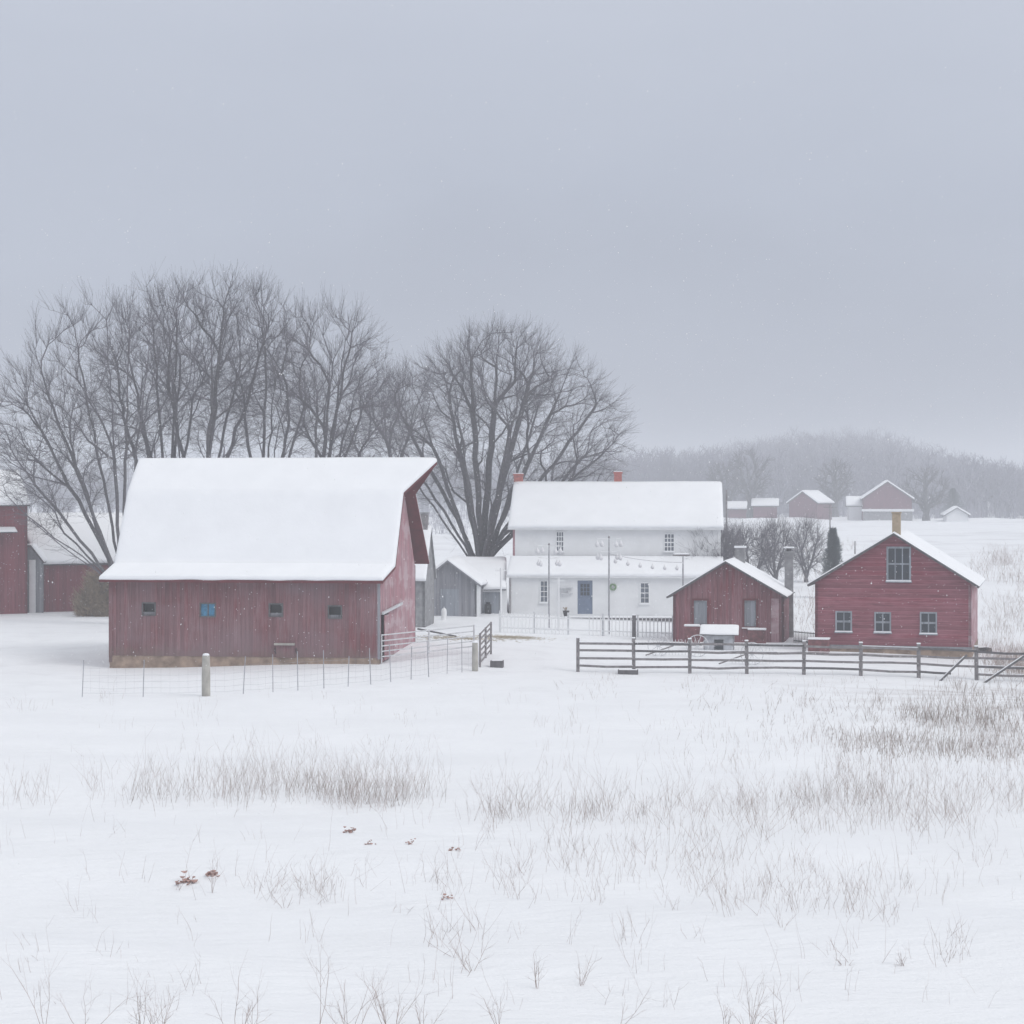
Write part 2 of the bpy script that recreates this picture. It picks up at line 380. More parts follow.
def roof(parent, prof, ext, axis='x', deck=.1, T=.22, mat=None, step=.3, name='roof', eave_noise=.05, snow_sel=None):
    """roof over a profile polyline [(t,z)..] with extents ext [(a0,a1)..] along the other axis; a snow blanket lies on it"""
    mk = (lambda a, t, z: (a, t, z)) if axis == 'x' else (lambda a, t, z: (t, a, z))
    mb = MB(); n = len(prof)
    nrm = []
    for i in range(n):
        a = prof[max(0, i-1)]; b = prof[min(n-1, i+1)]
        dt, dz = b[0]-a[0], b[1]-a[1]; l = math.hypot(dt, dz); nrm.append((-dz/l, dt/l))
    vs = []
    for (t, z), (a0, a1), (nt_, nz) in zip(prof, ext, nrm):
        for a in (a0, a1):
            vs.append(mk(a, t, z)); vs.append(mk(a, t-nt_*deck, z-nz*deck))
    fs = []
    for i in range(n-1):
        o = 4*i; fs += [(o, o+2, o+6, o+4), (o+1, o+5, o+7, o+3), (o, o+4, o+5, o+1), (o+2, o+3, o+7, o+6)]
    fs += [(0, 1, 3, 2), (4*n-4, 4*n-2, 4*n-1, 4*n-3)]
    mb.add(vs, fs)
    r = mb.build(name, mat or M['fence'], parent)
    if T <= 0: return r
    # snow blanket
    S = []
    for i in range(n-1):
        l = math.hypot(prof[i+1][0]-prof[i][0], prof[i+1][1]-prof[i][1]); k = max(2, int(l/step))
        for j in range(k): S.append((i, j/k, ))
    S.append((n-2, 1.0))
    pts = []
    for i, f in S:
        t = prof[i][0]*(1-f)+prof[i+1][0]*f; z = prof[i][1]*(1-f)+prof[i+1][1]*f
        a0 = ext[i][0]*(1-f)+ext[i+1][0]*f; a1 = ext[i][1]*(1-f)+ext[i+1][1]*f
        nn = (nrm[i][0]*(1-f)+nrm[i+1][0]*f, nrm[i][1]*(1-f)+nrm[i+1][1]*f)
        pts.append((t, z, a0, a1, nn))
    arc = [0]
    for p, q in zip(pts[:-1], pts[1:]): arc.append(arc[-1]+math.hypot(q[0]-p[0], q[1]-p[1]))
    tot = arc[-1]
    # extra rows for round eaves
    def sample(s):
        i = int(np.searchsorted(arc, s, side='right')-1); i = max(0, min(len(pts)-2, i)); f = (s-arc[i])/(arc[i+1]-arc[i]); f = min(1, max(0, f))
        p, q = pts[i], pts[i+1]
        return [p[k]*(1-f)+q[k]*f for k in range(4)]+[(p[4][0]*(1-f)+q[4][0]*f, p[4][1]*(1-f)+q[4][1]*f)]
    ss = sorted(set([0, .03, .08, .16]+[a for a in arc if .25 < a < tot-.25]+[tot-.16, tot-.08, tot-.03, tot]))
    aw = max(e[1]-e[0] for e in ext); na = max(6, int(aw/step))
    uu = sorted(set([0, .025/aw, .07/aw, .15/aw]+[i/na for i in range(1, na)]+[1-.15/aw, 1-.07/aw, 1-.025/aw, 1]))
    top, bot = [], []
    for s in ss:
        t, z, a0, a1, nn = sample(s)
        de = min(s, tot-s)
        for u_ in uu:
            a = a0+(a1-a0)*u_; da = min(u_, 1-u_)*(a1-a0)
            q = min(de, da)/.2; rnd = math.sqrt(max(0, 1-(1-min(1, q))**2))
            nz_ = mnoise.noise(Vector((a*.5+t*.3, t*.6, z*.4+aw)))*.35+mnoise.noise(Vector((a*1.7, t*1.9, z)))*.12
            h = (T*(.35+.65*rnd))*(1+.35*nz_) if q > 1e-6 else T*.25
            dro = eave_noise*mnoise.noise(Vector((a*.9, s*.1, aw*3)))*(1 if de < .01 else 0)
            top.append(mk(a, t+nn[0]*h, z+nn[1]*h+dro)); bot.append(mk(a, t+nn[0]*.004, z+nn[1]*.004+dro))
    W = len(uu); ns = len(ss); fs = []
    for i in range(ns-1):
        for j in range(W-1):
            o = i*W+j; fs.append((o, o+1, o+W+1, o+W)); b = ns*W+o; fs.append((b, b+W, b+W+1, b+1))
    B = ns*W
    for j in range(W-1):
        fs.append((j, B+j, B+j+1, j+1)); o = (ns-1)*W+j; fs.append((o, o+1, B+o+1, B+o))
    for i in range(ns-1):
        o = i*W; fs.append((o, o+W, B+o+W, B+o)); o = i*W+W-1; fs.append((o, B+o, B+o+W, o+W))
    sn = MB().add(top+bot, fs).build('roof_snow', M['snow'], r, smooth=True)
    return r

def door(parent, p0, u, h, mat, name='door', label=None, proud=.03):
    p0 = Vector((p0[0], p0[1], 0)); u = Vector((u[0], u[1], 0)); n = Vector((u.y, -u.x, 0))
    rot = Matrix((u, -n, Vector((0, 0, 1)))).transposed(); a, b, c, d = h
    o = MB().box(p0+u*((a+b)/2)+n*(proud/2+.002)+Vector((0, 0, (c+d)/2)), (b-a, proud, d-c), rot).build(name, mat, parent)
    if label: o['label'] = label
    return o

# ------------------------------------------------------------------ ground
def build_ground():
    ys = np.concatenate([np.arange(-40, 20, 2.), np.arange(20, 70, .4), np.arange(70, 100, .5), np.arange(100, 140, 1.), np.arange(140, 400, 6.), np.arange(400, 1000, 12.), np.arange(1000, 1561, 40.)])
    xs = np.arange(0, 32, .5); xs2 = [32]
    while xs2[-1] < 940: xs2.append(xs2[-1]*1.06+.3)
    xs2[-1] = 940
    xp = np.concatenate([xs, xs2]); xs = np.concatenate([-xp[::-1][:-1], xp])
    X, Y = np.meshgrid(xs, ys); Z = tz(X, Y)
    V = np.stack([X, Y, Z], -1).reshape(-1, 3); W = len(xs)
    i, j = np.meshgrid(np.arange(len(ys)-1), np.arange(W-1), indexing='ij'); o = (i*W+j).ravel()
    Q = np.stack([o, o+1, o+W+1, o+W], 1)
    g = npmesh('ground', V, Q, M['ground'], smooth=True); tag(g, None, kind='structure')
    g['label'] = 'snow covered field and farmyard rising to low hills'
    return Z.min(), Z.max()
zmin, zmax = build_ground()

# ------------------------------------------------------------------ big red barn
rz = -math.asin(.13); fb = Frame(-17.65, 87.57, rz); LB = 12.07
barn = thing('barn', (fb.x, fb.y, 0), rz, 'big weathered red gambrel barn with a broad snow-covered roof, nearest of all the buildings', 'barn')
hol = []
for px, py, w, h in ((149, 609, 13, 12), (208, 610, 15, 13), (276, 610, 13, 12), (335, 612, 13, 12)):
    x, z = fb.p(px, py); w *= .0432; h *= .0432; hol.append((x-w/2, x+w/2, z-h/2, z+h/2))
wall(barn, M['red_barn'], (0, 0), (1, 0), .5, [(0, 3.8), (LB, 3.8)], hol)
gp = [(0, 3.8), (1.3, 4.3), (2.9, 7.54), (4.4, 8.9), (5.9, 7.54), (8.4, 4.25), (8.6, 4.2)]
dh = (.25, 2.0, .3, 2.35)
wall(barn, M['red_gable'], (LB, 0), (0, 1), .45, gp, [dh], label='paler pinkish weathered gable wall')
wall(barn, M['red_barn'], (LB, 8.6), (-1, 0), .2, [(0, 4.2), (LB, 4.2)])
wall(barn, M['red_barn'], (0, 8.6), (0, -1), .2, [(8.6-a, b) for a, b in reversed(gp)])
mb = MB(); mb.b2(.02, LB-.03, .025, .4, -1.2, .498); mb.b2(LB-.42, LB-.022, .41, 8.5, -1.2, .448); mb.b2(.022, .4, .41, 8.5, -1.2, .19)
mb.build('foundation', M['stone'], barn)
MB().b2(LB-.1, LB+.02, -.025, -.002, .45, 3.75).build('corner_board', M['grey_board'], barn)
MB().b2(.0, .18, -.025, -.002, .45, 3.75).build('corner_board', M['red_barn'], barn)
for k, h in enumerate(hol):
    w = window(barn, (0, 0), (1, 0), h, 1 if k != 1 else 2, 1, M['fence_dark'], M['black'] if k != 1 else M['blue'], fw=.035, sill=False,
               label='small barn window closed with a bright blue panel' if k == 1 else None, inset=.3 if k != 1 else .05)
    if k != 1:
        MB().b2(h[0], h[1], .08, .10, h[2], h[2]+.13).build('board', M['grey_board'], w)
# door and its rail on the gable, black sheet stands in for the shade inside
MB().b2(LB-1.6, LB-1.5, .2, 2.1, .3, 2.4).build('painted_shade_sheet', M['dark'], barn)
MB().b2(LB+.03, LB+.08, .75, 2.0, .35, 2.3).build('sliding_door', M['red_gable'], barn)
MB().beam((LB+.1, .15, 2.42), (LB+.1, 4.6, 2.62), .09, .12).build('door_rail', M['tube'], barn)
# low hatch with a board over it in the front wall
hx, hz = fb.p(286, 650); hd = MB(); hd.b2(hx-.42, hx+.42, -.05, -.003, hz-.33, hz+.2).build('hatch', M['red_barn'], barn)
MB().b2(hx-.5, hx+.4, -.14, -.002, hz+.21, hz+.3).build('hatch_board', M['post_light'], barn)
for s in (-.47, .47): MB().tube([(hx+s, -.08, hz+.1), (hx+s, -.1, hz-.05), (hx+s+.05, -.1, hz-.16)], .02, 6).build('hook', M['black'], barn)
prof = [(-.5, 3.84), (1.35, 4.4), (2.9, 7.62), (4.4, 9.03), (5.9, 7.62), (9.0, 4.35)]
ext = [(-.28, LB+.22), (-.2, LB+.42), (-.1, LB+.5), (-.1, LB+1.75), (-.1, LB+.5), (-.1, LB+.6)]
# refine the kinks so the snow bends softly
def refine(prof, ext):
    P, E = [prof[0]], [ext[0]]
    for i in range(1, len(prof)-1):
        for f, a, b in ((.86, i-1, i), (.0, i, i+1), (.14, i, i+1)):
            P.append(tuple(prof[a][k]*(1-f)+prof[b][k]*f for k in (0, 1))); E.append(tuple(ext[a][k]*(1-f)+ext[b][k]*f for k in (0, 1)))
    P.append(prof[-1]); E.append(ext[-1]); return P, E
P2, E2 = refine(prof, ext)
roof(barn, P2, E2, 'x', .12, .2, M['red_soffit'], .35)

# ------------------------------------------------------------------ white farmhouse
rz = -math.asin(.08); fh = Frame(-.19, 125.0, rz); LH = 13.24
house = thing('farmhouse', (fh.x, fh.y, 0), rz, 'white two-storey farmhouse with snowy roof and two red chimneys behind the yard', 'house')
def hw(f, ly, px0, px1, py0, py1):
    x0, z1 = f.p(px0, py0, ly); x1, z0 = f.p(px1, py1, ly); return (x0, x1, z0, z1)
h1 = hw(fh, 0, 540.5, 547.5, 581, 602); h2 = hw(fh, 0, 640.5, 649, 583, 603); hd = hw(fh, 0, 577.5, 592.5, 580.5, 614)
wall(house, M['white_board'], (0, 0), (1, 0), -.6, [(0, 2.75), (LH, 2.75)], [h1, h2, (hd[0], hd[1], hd[2], hd[3])])
h3 = hw(fh, 3, 556.5, 563.5, 532, 551); h4 = hw(fh, 3, 664.5, 674, 534, 551)
wall(house, M['white_board'], (0, 3), (1, 0), 2.6, [(0, 5.62), (LH, 5.62)], [h3, h4])
side = [(0, 2.62), (2.999, 3.56), (3, 5.55), (7, 8.2), (11, 5.55)]
wall(house, M['white_board'], (LH, 0), (0, 1), -.6, side)
wall(house, M['red_gable'], (0, 11), (0, -1), -.6, [(11-a, b) for a, b in reversed(side)], label='tan end wall')
wall(house, M['white_board'], (LH, 11), (-1, 0), -.6, [(0, 5.55), (LH, 5.55)])
for h in (h1, h2): window(house, (0, 0), (1, 0), h, 2, 4, M['white_paint'], M['glass_pale'], fw=.05, mun=.03)
for h in (h3, h4): window(house, (0, 3), (1, 0), h, 3, 4, M['white_paint'], M['glass_pale'], fw=.04, mun=.05)
d = MB(); d.b2(hd[0], hd[1], .04, .09, hd[2], hd[3]); dd = d.build('door', M['blue_door'], house); dd['label'] = 'slate blue front door with a nine-pane window'
g = MB(); gx = (hd[1]-hd[0])*.18; g.b2(hd[0]+gx, hd[1]-gx, .025, .038, hd[3]-.95, hd[3]-.2); g.build('pane', M['glass'], dd)
g = MB()
for i in range(4):
    x = hd[0]+gx+(hd[1]-hd[0]-2*gx)*i/3; g.b2(x-.015, x+.015, .005, .024, hd[3]-.95, hd[3]-.2)
for i in range(4):
    z = hd[3]-.95+.75*i/3; g.b2(hd[0]+gx, hd[1]-gx, .007, .0235, z-.015, z+.015)
g.build('muntins', M['blue_door'], dd)
MB().tube([(hd[1]-.1, .03, hd[2]+.95), (hd[1]-.1, -.02, hd[2]+.95)], .03, 8).build('handle', M['black'], dd)
roof(house, [(-.28, 2.55), (2.85, 3.6)], [(-.15, LH+.15)]*2, 'x', .1, .2, M['white_paint'], .4, name='lean_to_roof')
roof(house, [(2.6, 5.52), (7, 8.32), (11.3, 5.5)], [(-.28, LH+.18)]*3, 'x', .14, .2, M['white_paint'], .4)
for px, ly, w, z1 in ((514.5, 7.35, .58, 474), (618, 7.6, .5, 472)):
    x, z = fh.p(px, z1, ly); x = max(x, .03); c = MB(); c.b2(x-w/2, x+w/2, ly-w/2, ly+w/2, 7.85, z-.1); ch = c.build('chimney', M['brick'], house)
    MB().b2(x-w/2-.05, x+w/2+.05, ly-w/2-.05, ly+w/2+.05, z-.1, z-.0).build('cap', M['brick'], ch)
    MB().b2(x-w/2-.03, x+w/2+.03, ly-w/2-.03, ly+w/2+.03, z+.003, z+.06).build('cap_snow', M['snow'], ch, bevel=.02)
p = MB(); p.b2(3.5, LH+.3, -1.35, -.01, -.42, .02); pf = p.build('porch_floor', M['fence_dark'], house)
MB().b2(3.55, LH+.25, -1.3, -.02, .023, .10).build('porch_snow', M['snow'], pf, bevel=.03)
rk = MB(); x0 = fh.lx(560); x1 = fh.lx(573)
for z in (1.8, 1.45): rk.b2(x0, x1, -.2, -.004, z, z+.06)
rk.b2(x0+.1, x0+.16, -.16, -.05, 1.3, 1.79); rk.b2(x1-.3, x1-.24, -.16, -.05, 1.51, 1.79)
rk.build('wall_shelf', M['tube'], house)
# wreath by the door
w = thing('wreath', fh.world(*[fh.lx(613, -.1), -.1], fh.lz(587, 6)), rz, 'small green wreath hanging on the white house wall right of the door', 'wreath')
t = [(math.cos(a)*.17, 0, math.sin(a)*.17) for a in np.linspace(0, 2*math.pi, 19)]
MB().tube(t, .06, 7, False).build('ring', M['green'], w)
w = thing('flower_pot', fh.world(fh.lx(566, -.7), -.7, .1), 0, 'small dark flower pot on the porch edge left of the blue door', 'pot')
MB().tube([(0, 0, 0), (0, 0, .3), (0, 0, .34)], [.13, .2, .22], 12).build('pot', M['black'], w)
tw = MB(); [tw.tube([(0, 0, .3), (random.uniform(-.2, .2), random.uniform(-.2, .2), .55)], .015, 4) for _ in range(9)]; tw.build('dead_stems', M['hay'], w)

# ------------------------------------------------------------------ grey shed beside the house
rz = R(-5); fg = Frame(*at(421, 600, 121.5).xy, rz)
LG = fg.lx(477); zg = .1
shed = thing('grey_shed', (fg.x, fg.y, 0), rz, 'low grey board shed with gable front between barn and white house', 'shed')
pk = fg.p(448, 561)
wall(shed, M['grey_board'], (0, 0), (1, 0), -.5, [(0, 2.25), (pk[0], pk[1]-.05), (LG, 2.25)])
wall(shed, M['grey_board'], (LG, 0), (0, 1), -.5, [(0, 2.2), (5, 2.2)])
wall(shed, M['grey_board'], (0, 5), (0, -1), -.5, [(0, 2.2), (5, 2.2)])
wall(shed, M['grey_board'], (LG, 5), (-1, 0), -.5, [(0, 2.2), (pk[0], pk[1]-.05), (LG, 2.2)])
MB().b2(LG-.02, LG+.22, -.03, -.003, -.4, 2.15).build('corner_board', M['white_paint'], shed)
MB().b2(1.2, 2.3, -.03, -.003, 0, 1.9).build('door', M['grey_door'], shed)
roof(shed, [(-.3, 2.12), (pk[0], pk[1]+.05), (LG+.3, 2.12)], [(-.3, 5.2)]*3, 'y', .1, .16, M['grey_board'], .4)
# link between shed and house
fl = Frame(*at(478, 600, 124.5).xy, 0); LL = fl.lx(507)
link = thing('lean_to', (fl.x, fl.y, 0), 0, 'low lean-to with a pale grey door joining grey shed and white house', 'lean-to')
dl = hw(fl, 0, 481, 500, 592, 614.5)
wall(link, M['white_board'], (0, 0), (1, 0), -.5, [(0, 2.0), (LL, 2.0)], [dl])
MB().b2(dl[0], dl[1], .03, .08, dl[2], dl[3]).build('door', M['grey_door'], link)
MB().b2(.0, LL-.04, .6, 3.4, -.5, 2.0).build('back_room', M['grey_board'], link)
roof(link, [(-.3, 1.75), (.9, 2.3), (4.6, 3.45), (8, 2.4)], [(.32, LL-.05), (.32, LL-.05), (-1.9, LL-.05), (-1.9, LL-.05)], 'x', .08, .2, M['grey_board'], .4)
o = MB(); o.tube([(0, 0, 0), (0, 0, .1), (0, 0, .58), (0, 0, .62)], [.2, .22, .21, .12], 12)
t = thing('milk_can', fl.world(fl.lx(488, -.4), -.4, gz(-1.5, 124)), 0, 'small dark can standing before the pale lean-to door', 'can'); o.build('body', M['black'], t)
MB().tube([(0, 0, .62), (0, 0, .72)], [.12, .15], 12).build('neck', M['black'], t)
# white tank
p = at(444, 615, 118); t = thing('tank', (p.x, p.y, gz(p.x, p.y)), 0, 'upright white cylinder tank standing in front of the grey shed', 'tank')
MB().tube([(0, 0, -.1), (0, 0, .55), (0, 0, .66), (0, 0, .7)], [.16, .16, .12, .05], 14).build('body', M['white_paint'], t, smooth=False)
MB().tube([(0, 0, .7), (0, 0, .78)], .03, 8).build('valve', M['tube'], t)

# tan building behind the barn
ft = Frame(*at(396, 600, 112).xy, R(0)); LT = ft.lx(425)
tb = thing('outbuilding', (ft.x, ft.y, 0), R(-6), 'grey-brown outbuilding with a chimney half hidden behind the big barn gable', 'outbuilding')
sd = [(0, 3.0), (2.4, 5.45), (4.8, 3.0)]; sd = [(a*.75, b+.15*(b > 5)) for a, b in sd]
wall(tb, M['concrete'], (0, 0), (1, 0), -.5, [(0, 3), (LT, 3)]); wall(tb, M['concrete'], (LT, 0), (0, 1), -.5, sd)
wall(tb, M['brick_tan'], (0, 3.6), (0, -1), -.5, sd); wall(tb, M['brick_tan'], (LT, 3.6), (-1, 0), -.5, [(0, 3), (LT, 3)])
roof(tb, [(-.3, 2.8), (1.8, 5.7), (3.9, 2.8)], [(-.2, LT+.12)]*3, 'x', .1, .18, M['concrete'], .4)
x = LT-.3; c = MB().b2(x-.22, x+.22, 1.6, 2.05, 4.6, 6.5).build('chimney', M['fence'], tb); MB().b2(x-.26, x+.26, 1.56, 2.09, 6.503, 6.6).build('cap', M['concrete'], c)

# ------------------------------------------------------------------ small red gable shed
rz = -math.asin(.2); p = at(673, 640, 102.5); fs_ = Frame(p.x, p.y, rz); LS = fs_.lx(784)
s = thing('red_shed', (p.x, p.y, 0), rz, 'small weathered red shed with two boarded windows behind the plank fence', 'shed')
pk = fs_.p(726, 561); el = fs_.lz(594, 0)+.16
W1 = hw(fs_, 0, 693.5, 707.5, 600, 625); W2 = hw(fs_, 0, 744, 756.5, 600, 627)
wall(s, M['red_shed'], (0, 0), (1, 0), -.6, [(0, el-.12), (pk[0], pk[1]-.12), (LS, el-.12)], [W1, W2])
wall(s, M['red_shed'], (LS, 0), (0, 1), -.6, [(0, el-.2), (6, el-.2)]); wall(s, M['red_shed'], (0, 6), (0, -1), -.6, [(0, el-.2), (6, el-.2)])
wall(s, M['red_shed'], (LS, 6), (-1, 0), -.6, [(0, el-.12), (LS-pk[0], pk[1]-.12), (LS, el-.12)])
for h in (W1, W2):
    w = window(s, (0, 0), (1, 0), h, 1, 1, M['red_soffit'], M['grey_door'], fw=.08, inset=.05)
    w['label'] = 'window boarded with grey planks under a snowy sill'
x0 = fs_.lx(771); x1 = fs_.lx(779); door(s, (0, 0), (1, 0), (x0, x1, -.1, 2.3), M['red_gable'], label='narrow pale pink door')
roof(s, [(-.32, el-.3), (pk[0], pk[1]), (LS+.2, el-.25)], [(-.35, 6.3)]*3, 'y', .09, .06, M['fence_dark'], .35)
c = MB(); x = pk[0]+.3; c.b2(x-.25, x+.25, 4.6, 5.1, 3.2, 4.75); c = c.build('chimney', M['concrete'], s); MB().b2(x-.3, x+.3, 4.55, 5.15, 4.752, 4.85).build('cap_snow', M['snow'], c)
# tall grey chimney stack right of it
p = at(789, 640, 105.5); t = thing('chimney_stack', (p.x, p.y, gz(p.x, p.y)-.2), rz, 'tall grey block chimney stack with a snow cap between the two red sheds', 'chimney')
hh = H-(553-CY)*105.5/F-t.location.z
MB().box((0, 0, hh/2), (.46, .46, hh), taper=.93).build('stack', M['concrete'], t)
MB().b2(-.28, .28, -.28, .28, hh+.002, hh+.1).build('cap', M['concrete'], t)
MB().tube([(0, 0, hh+.1), (0, 0, hh+.25)], .14, 10).build('flue', M['fence_dark'], t)
MB().b2(-.27, .27, -.27, .27, hh+.252, hh+.33).build('cap_snow', M['snow'], t, bevel=.03)

# ------------------------------------------------------------------ red clapboard building
rz = -math.asin(.26); p = at(815, 650, 94.8); fc = Frame(p.x, p.y, rz); LC = fc.lx(971.5)
c_ = thing('red_workshop', (p.x, p.y, 0), rz, 'red clapboard gable building with tan chimney and large attic window at right', 'building')
pk = fc.p(894, 533); el = fc.lz(583, 0)+.2
HW = [hw(fc, 0, 836.5, 851, 612, 631), hw(fc, 0, 875.5, 890, 613, 631.5), hw(fc, 0, 921, 936, 613, 633), hw(fc, 0, 888, 909.5, 548, 580)]
top = [(0, el-.1), (pk[0], pk[1]-.1), (LC, el-.1)]
zf = .32
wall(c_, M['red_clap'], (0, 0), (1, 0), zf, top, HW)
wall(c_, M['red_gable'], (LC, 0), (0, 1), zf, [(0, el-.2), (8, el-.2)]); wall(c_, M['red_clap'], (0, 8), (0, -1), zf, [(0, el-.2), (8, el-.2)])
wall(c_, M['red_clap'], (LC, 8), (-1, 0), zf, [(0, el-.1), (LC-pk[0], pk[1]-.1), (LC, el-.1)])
mb = MB(); mb.b2(-.02, LC+.02, .02, .4, -1, zf-.004); mb.b2(LC-.4, LC+.018, .41, 7.98, -1, zf-.004); mb.b2(-.02, .4, .41, 7.98, -1, zf-.004); mb.build('foundation', M['stone'], c_)
MB().b2(-.04, LC+.04, -.03, -.003, zf-.02, zf+.14).build('skirt_board', M['grey_board'], c_)
MB().b2(LC-.02, LC+.025, -.022, .3, zf+.15, el-.25).build('corner_board', M['red_gable'], c_)
for h in HW[:3]: window(c_, (0, 0), (1, 0), h, 2, 2, M['grey_door'], M['glass'], fw=.05, mun=.06, label=None)
window(c_, (0, 0), (1, 0), HW[3], 3, 2, M['grey_door'], M['glass'], fw=.07, mun=.05, label='large six-pane attic window')
roof(c_, [(-.35, el-.28), (pk[0], pk[1]), (LC+.38, el-.28)], [(-.3, 8.4)]*3, 'y', .1, .06, M['fence_dark'], .4)
x, z = fc.p(896.5, 513.5, .6); c = MB().b2(x-.19, x+.19, .4, .8, pk[1]-.5, z).build('chimney', M['brick_tan'], c_)
MB().b2(x-.22, x+.22, .37, .83, z+.003, z+.07).build('cap', M['brick_tan'], c)
# ladder-like dark stair rail at its left
p = at(826, 650, 94.0)
t = thing('cellar_hatch', (p.x-.3, p.y, gz(p.x, p.y)), rz, 'snow-topped red lean-to hatch against left corner of red clapboard building', 'hatch')
MB().b2(-.5, .45, -.35, .25, -.3, .62).build('box', M['rust'], t); MB().b2(-.53, .48, -.38, .26, .624, .7).build('snow_cap', M['snow'], t, bevel=.03)
# dark iron railing between the sheds
a = at(794, 640, 101); b = at(815, 641, 99.5); za = gz(a.x, a.y)
t = thing('iron_railing', (a.x, a.y, za), 0, 'short black iron railing between grey chimney stack and red clapboard building', 'railing')
r = MB(); d = b-a; d.z = 0
r.beam((0, 0, .55), (d.x, d.y, .55), .04); r.beam((0, 0, .1), (d.x, d.y, .1), .06); r.build('rail', M['black'], t)
r = MB(); [r.tube([(d.x*k/14, d.y*k/14, .0), (d.x*k/14, d.y*k/14, .62)], .012, 5) for k in range(15)]; r.build('bars', M['black'], t)
MB().beam((d.x, d.y, -.05), (d.x+.45, d.y+.2, 1.0), .09).build('brace', M['black'], t)

# ------------------------------------------------------------------ left red buildings
fl1 = Frame(*at(-90, 600, 123.5).xy, R(24)); L1 = fl1.lx(27.5)
b1 = thing('red_barn', (fl1.x, fl1.y, 0), R(24), 'tall dark red barn cut by the left edge with a pale awning', 'barn')
ez = fl1.lz(504, L1)
wall(b1, M['red_left'], (0, 0), (1, 0), -.5, [(0, ez), (L1, ez)]); wall(b1, M['red_left'], (L1, 0), (0, 1), -.5, [(0, ez), (7, ez)])
wall(b1, M['red_left'], (0, 7), (0, -1), -.5, [(0, ez), (7, ez)]); wall(b1, M['red_left'], (L1, 7), (-1, 0), -.5, [(0, ez), (L1, ez)])
roof(b1, [(-.3, ez-.05), (3.5, ez+2.0), (7.3, ez-.05)], [(-.2, L1+.12)]*3, 'x', .1, .22, M['fence_dark'], .4)
x1 = fl1.lx(15); z1 = fl1.lz(531, x1)
aw = roof(b1, [(-.9, z1-.06), (-.01, z1+.2)], [(x1-3.2, x1)]*2, 'x', .05, .12, M['fence_dark'], .3, name='awning')
fl2 = Frame(*at(42, 600, 128).xy, R(22)); L2 = fl2.lx(130)
b2 = thing('cattle_shed', (fl2.x, fl2.y, 0), R(22), 'long low red shed with snowy roof between tall red barn and big barn', 'shed')
ez = fl2.lz(562, 0); rzg = fl2.lz(516, 0, 3.6)
wall(b2, M['red_left'], (0, 0), (1, 0), -.5, [(0, ez), (L2, ez)])
prL = [(0, ez), (3.6, rzg-.1), (7.2, ez)]
wall(b2, M['red_left'], (L2, 0), (0, 1), -.5, prL); wall(b2, M['red_left'], (0, 7.2), (0, -1), -.5, prL); wall(b2, M['red_left'], (L2, 7.2), (-1, 0), -.5, [(0, ez), (L2, ez)])
roof(b2, [(-.35, ez-.12), (3.6, rzg), (7.5, ez-.12)], [(-.12, L2+.3), (-1.3, L2+.3), (-.12, L2+.3)], 'x', .12, .22, M['fence_dark'], .4)
x0, x1 = fl2.lx(44), fl2.lx(60); door(b2, (0, 0), (1, 0), (fl2.lx(62), fl2.lx(74), .05, 2.4), M['red_left'])
fl3 = Frame(*at(27.5, 600, 127.2).xy, 0)
b3 = thing('doorway_porch', (fl3.x, fl3.y, 0), 0, 'narrow white doorway squeezed between the tall red barn and long low shed', 'doorway')
xe = fl3.lx(43)
wall(b3, M['grey_board'], (0, 0), (1, 0), -.5, [(0, fl3.lz(547, 0)), (.3, fl3.lz(548, 0)), (xe, fl3.lz(563, 0))])
MB().b2(.12, .52, -.05, -.002, .0, 3.5).build('door', M['white_paint'], b3)
roof(b3, [(-.05, fl3.lz(545, 0)), (.25, fl3.lz(545, 0)), (xe+.12, fl3.lz(562, 0))], [(-.2, 1.2)]*3, 'y', .1, .1, M['fence_dark'], .3)

# ------------------------------------------------------------------ far farm
def simple_building(px0, px1, py_base, py_eave, py_peak, Y, depth, mat, axis, name, label, cat, rzd=-8, band=None, group=None):
    f = Frame(*at(px0, 0, Y).xy, R(rzd)); Lh = f.lx(px1)
    zb = f.lz(py_base, 0)-2.5; ze = f.lz(py_eave, 0); zp = f.lz(py_peak, 0)
    t = thing(name, (f.x, f.y, zb), R(rzd), label, cat, group); ze -= zb; zp -= zb
    if axis == 'y':
        tp = [(0, ze), (Lh/2, zp), (Lh, ze)]
        wall(t, mat, (0, 0), (1, 0), 0, tp); wall(t, mat, (Lh, depth), (-1, 0), 0, tp)
        wall(t, mat, (Lh, 0), (0, 1), 0, [(0, ze), (depth, ze)]); wall(t, mat, (0, depth), (0, -1), 0, [(0, ze), (depth, ze)])
        roof(t, [(-.4, ze-.25), (Lh/2, zp+.1), (Lh+.4, ze-.25)], [(-.4, depth+.4)]*3, 'y', .15, .3, M['fence_dark'], 1.5)
    else:
        tp = [(0, ze), (depth/2, zp), (depth, ze)]
        wall(t, mat, (0, 0), (1, 0), 0, [(0, ze), (Lh, ze)]); wall(t, mat, (Lh, depth), (-1, 0), 0, [(0, ze), (Lh, ze)])
        wall(t, mat, (Lh, 0), (0, 1), 0, tp); wall(t, mat, (0, depth), (0, -1), 0, tp)
        roof(t, [(-.4, ze-.2), (depth/2, zp+.1), (depth+.4, ze-.2)], [(-.4, Lh+.4)]*3, 'x', .15, .3, M['fence_dark'], 1.5)
    t.scale = (1, 1, 1); return t, f, Lh, zb
t, f, Lh, zb = simple_building(863, 912, 522, 498, 482, 395, 12, M['red_far'], 'y', 'far_barn', 'distant red bank barn with a white band across its front, right on the hill', 'barn')
z0 = f.lz(516, 0)-zb; z1 = f.lz(509, 0)-zb
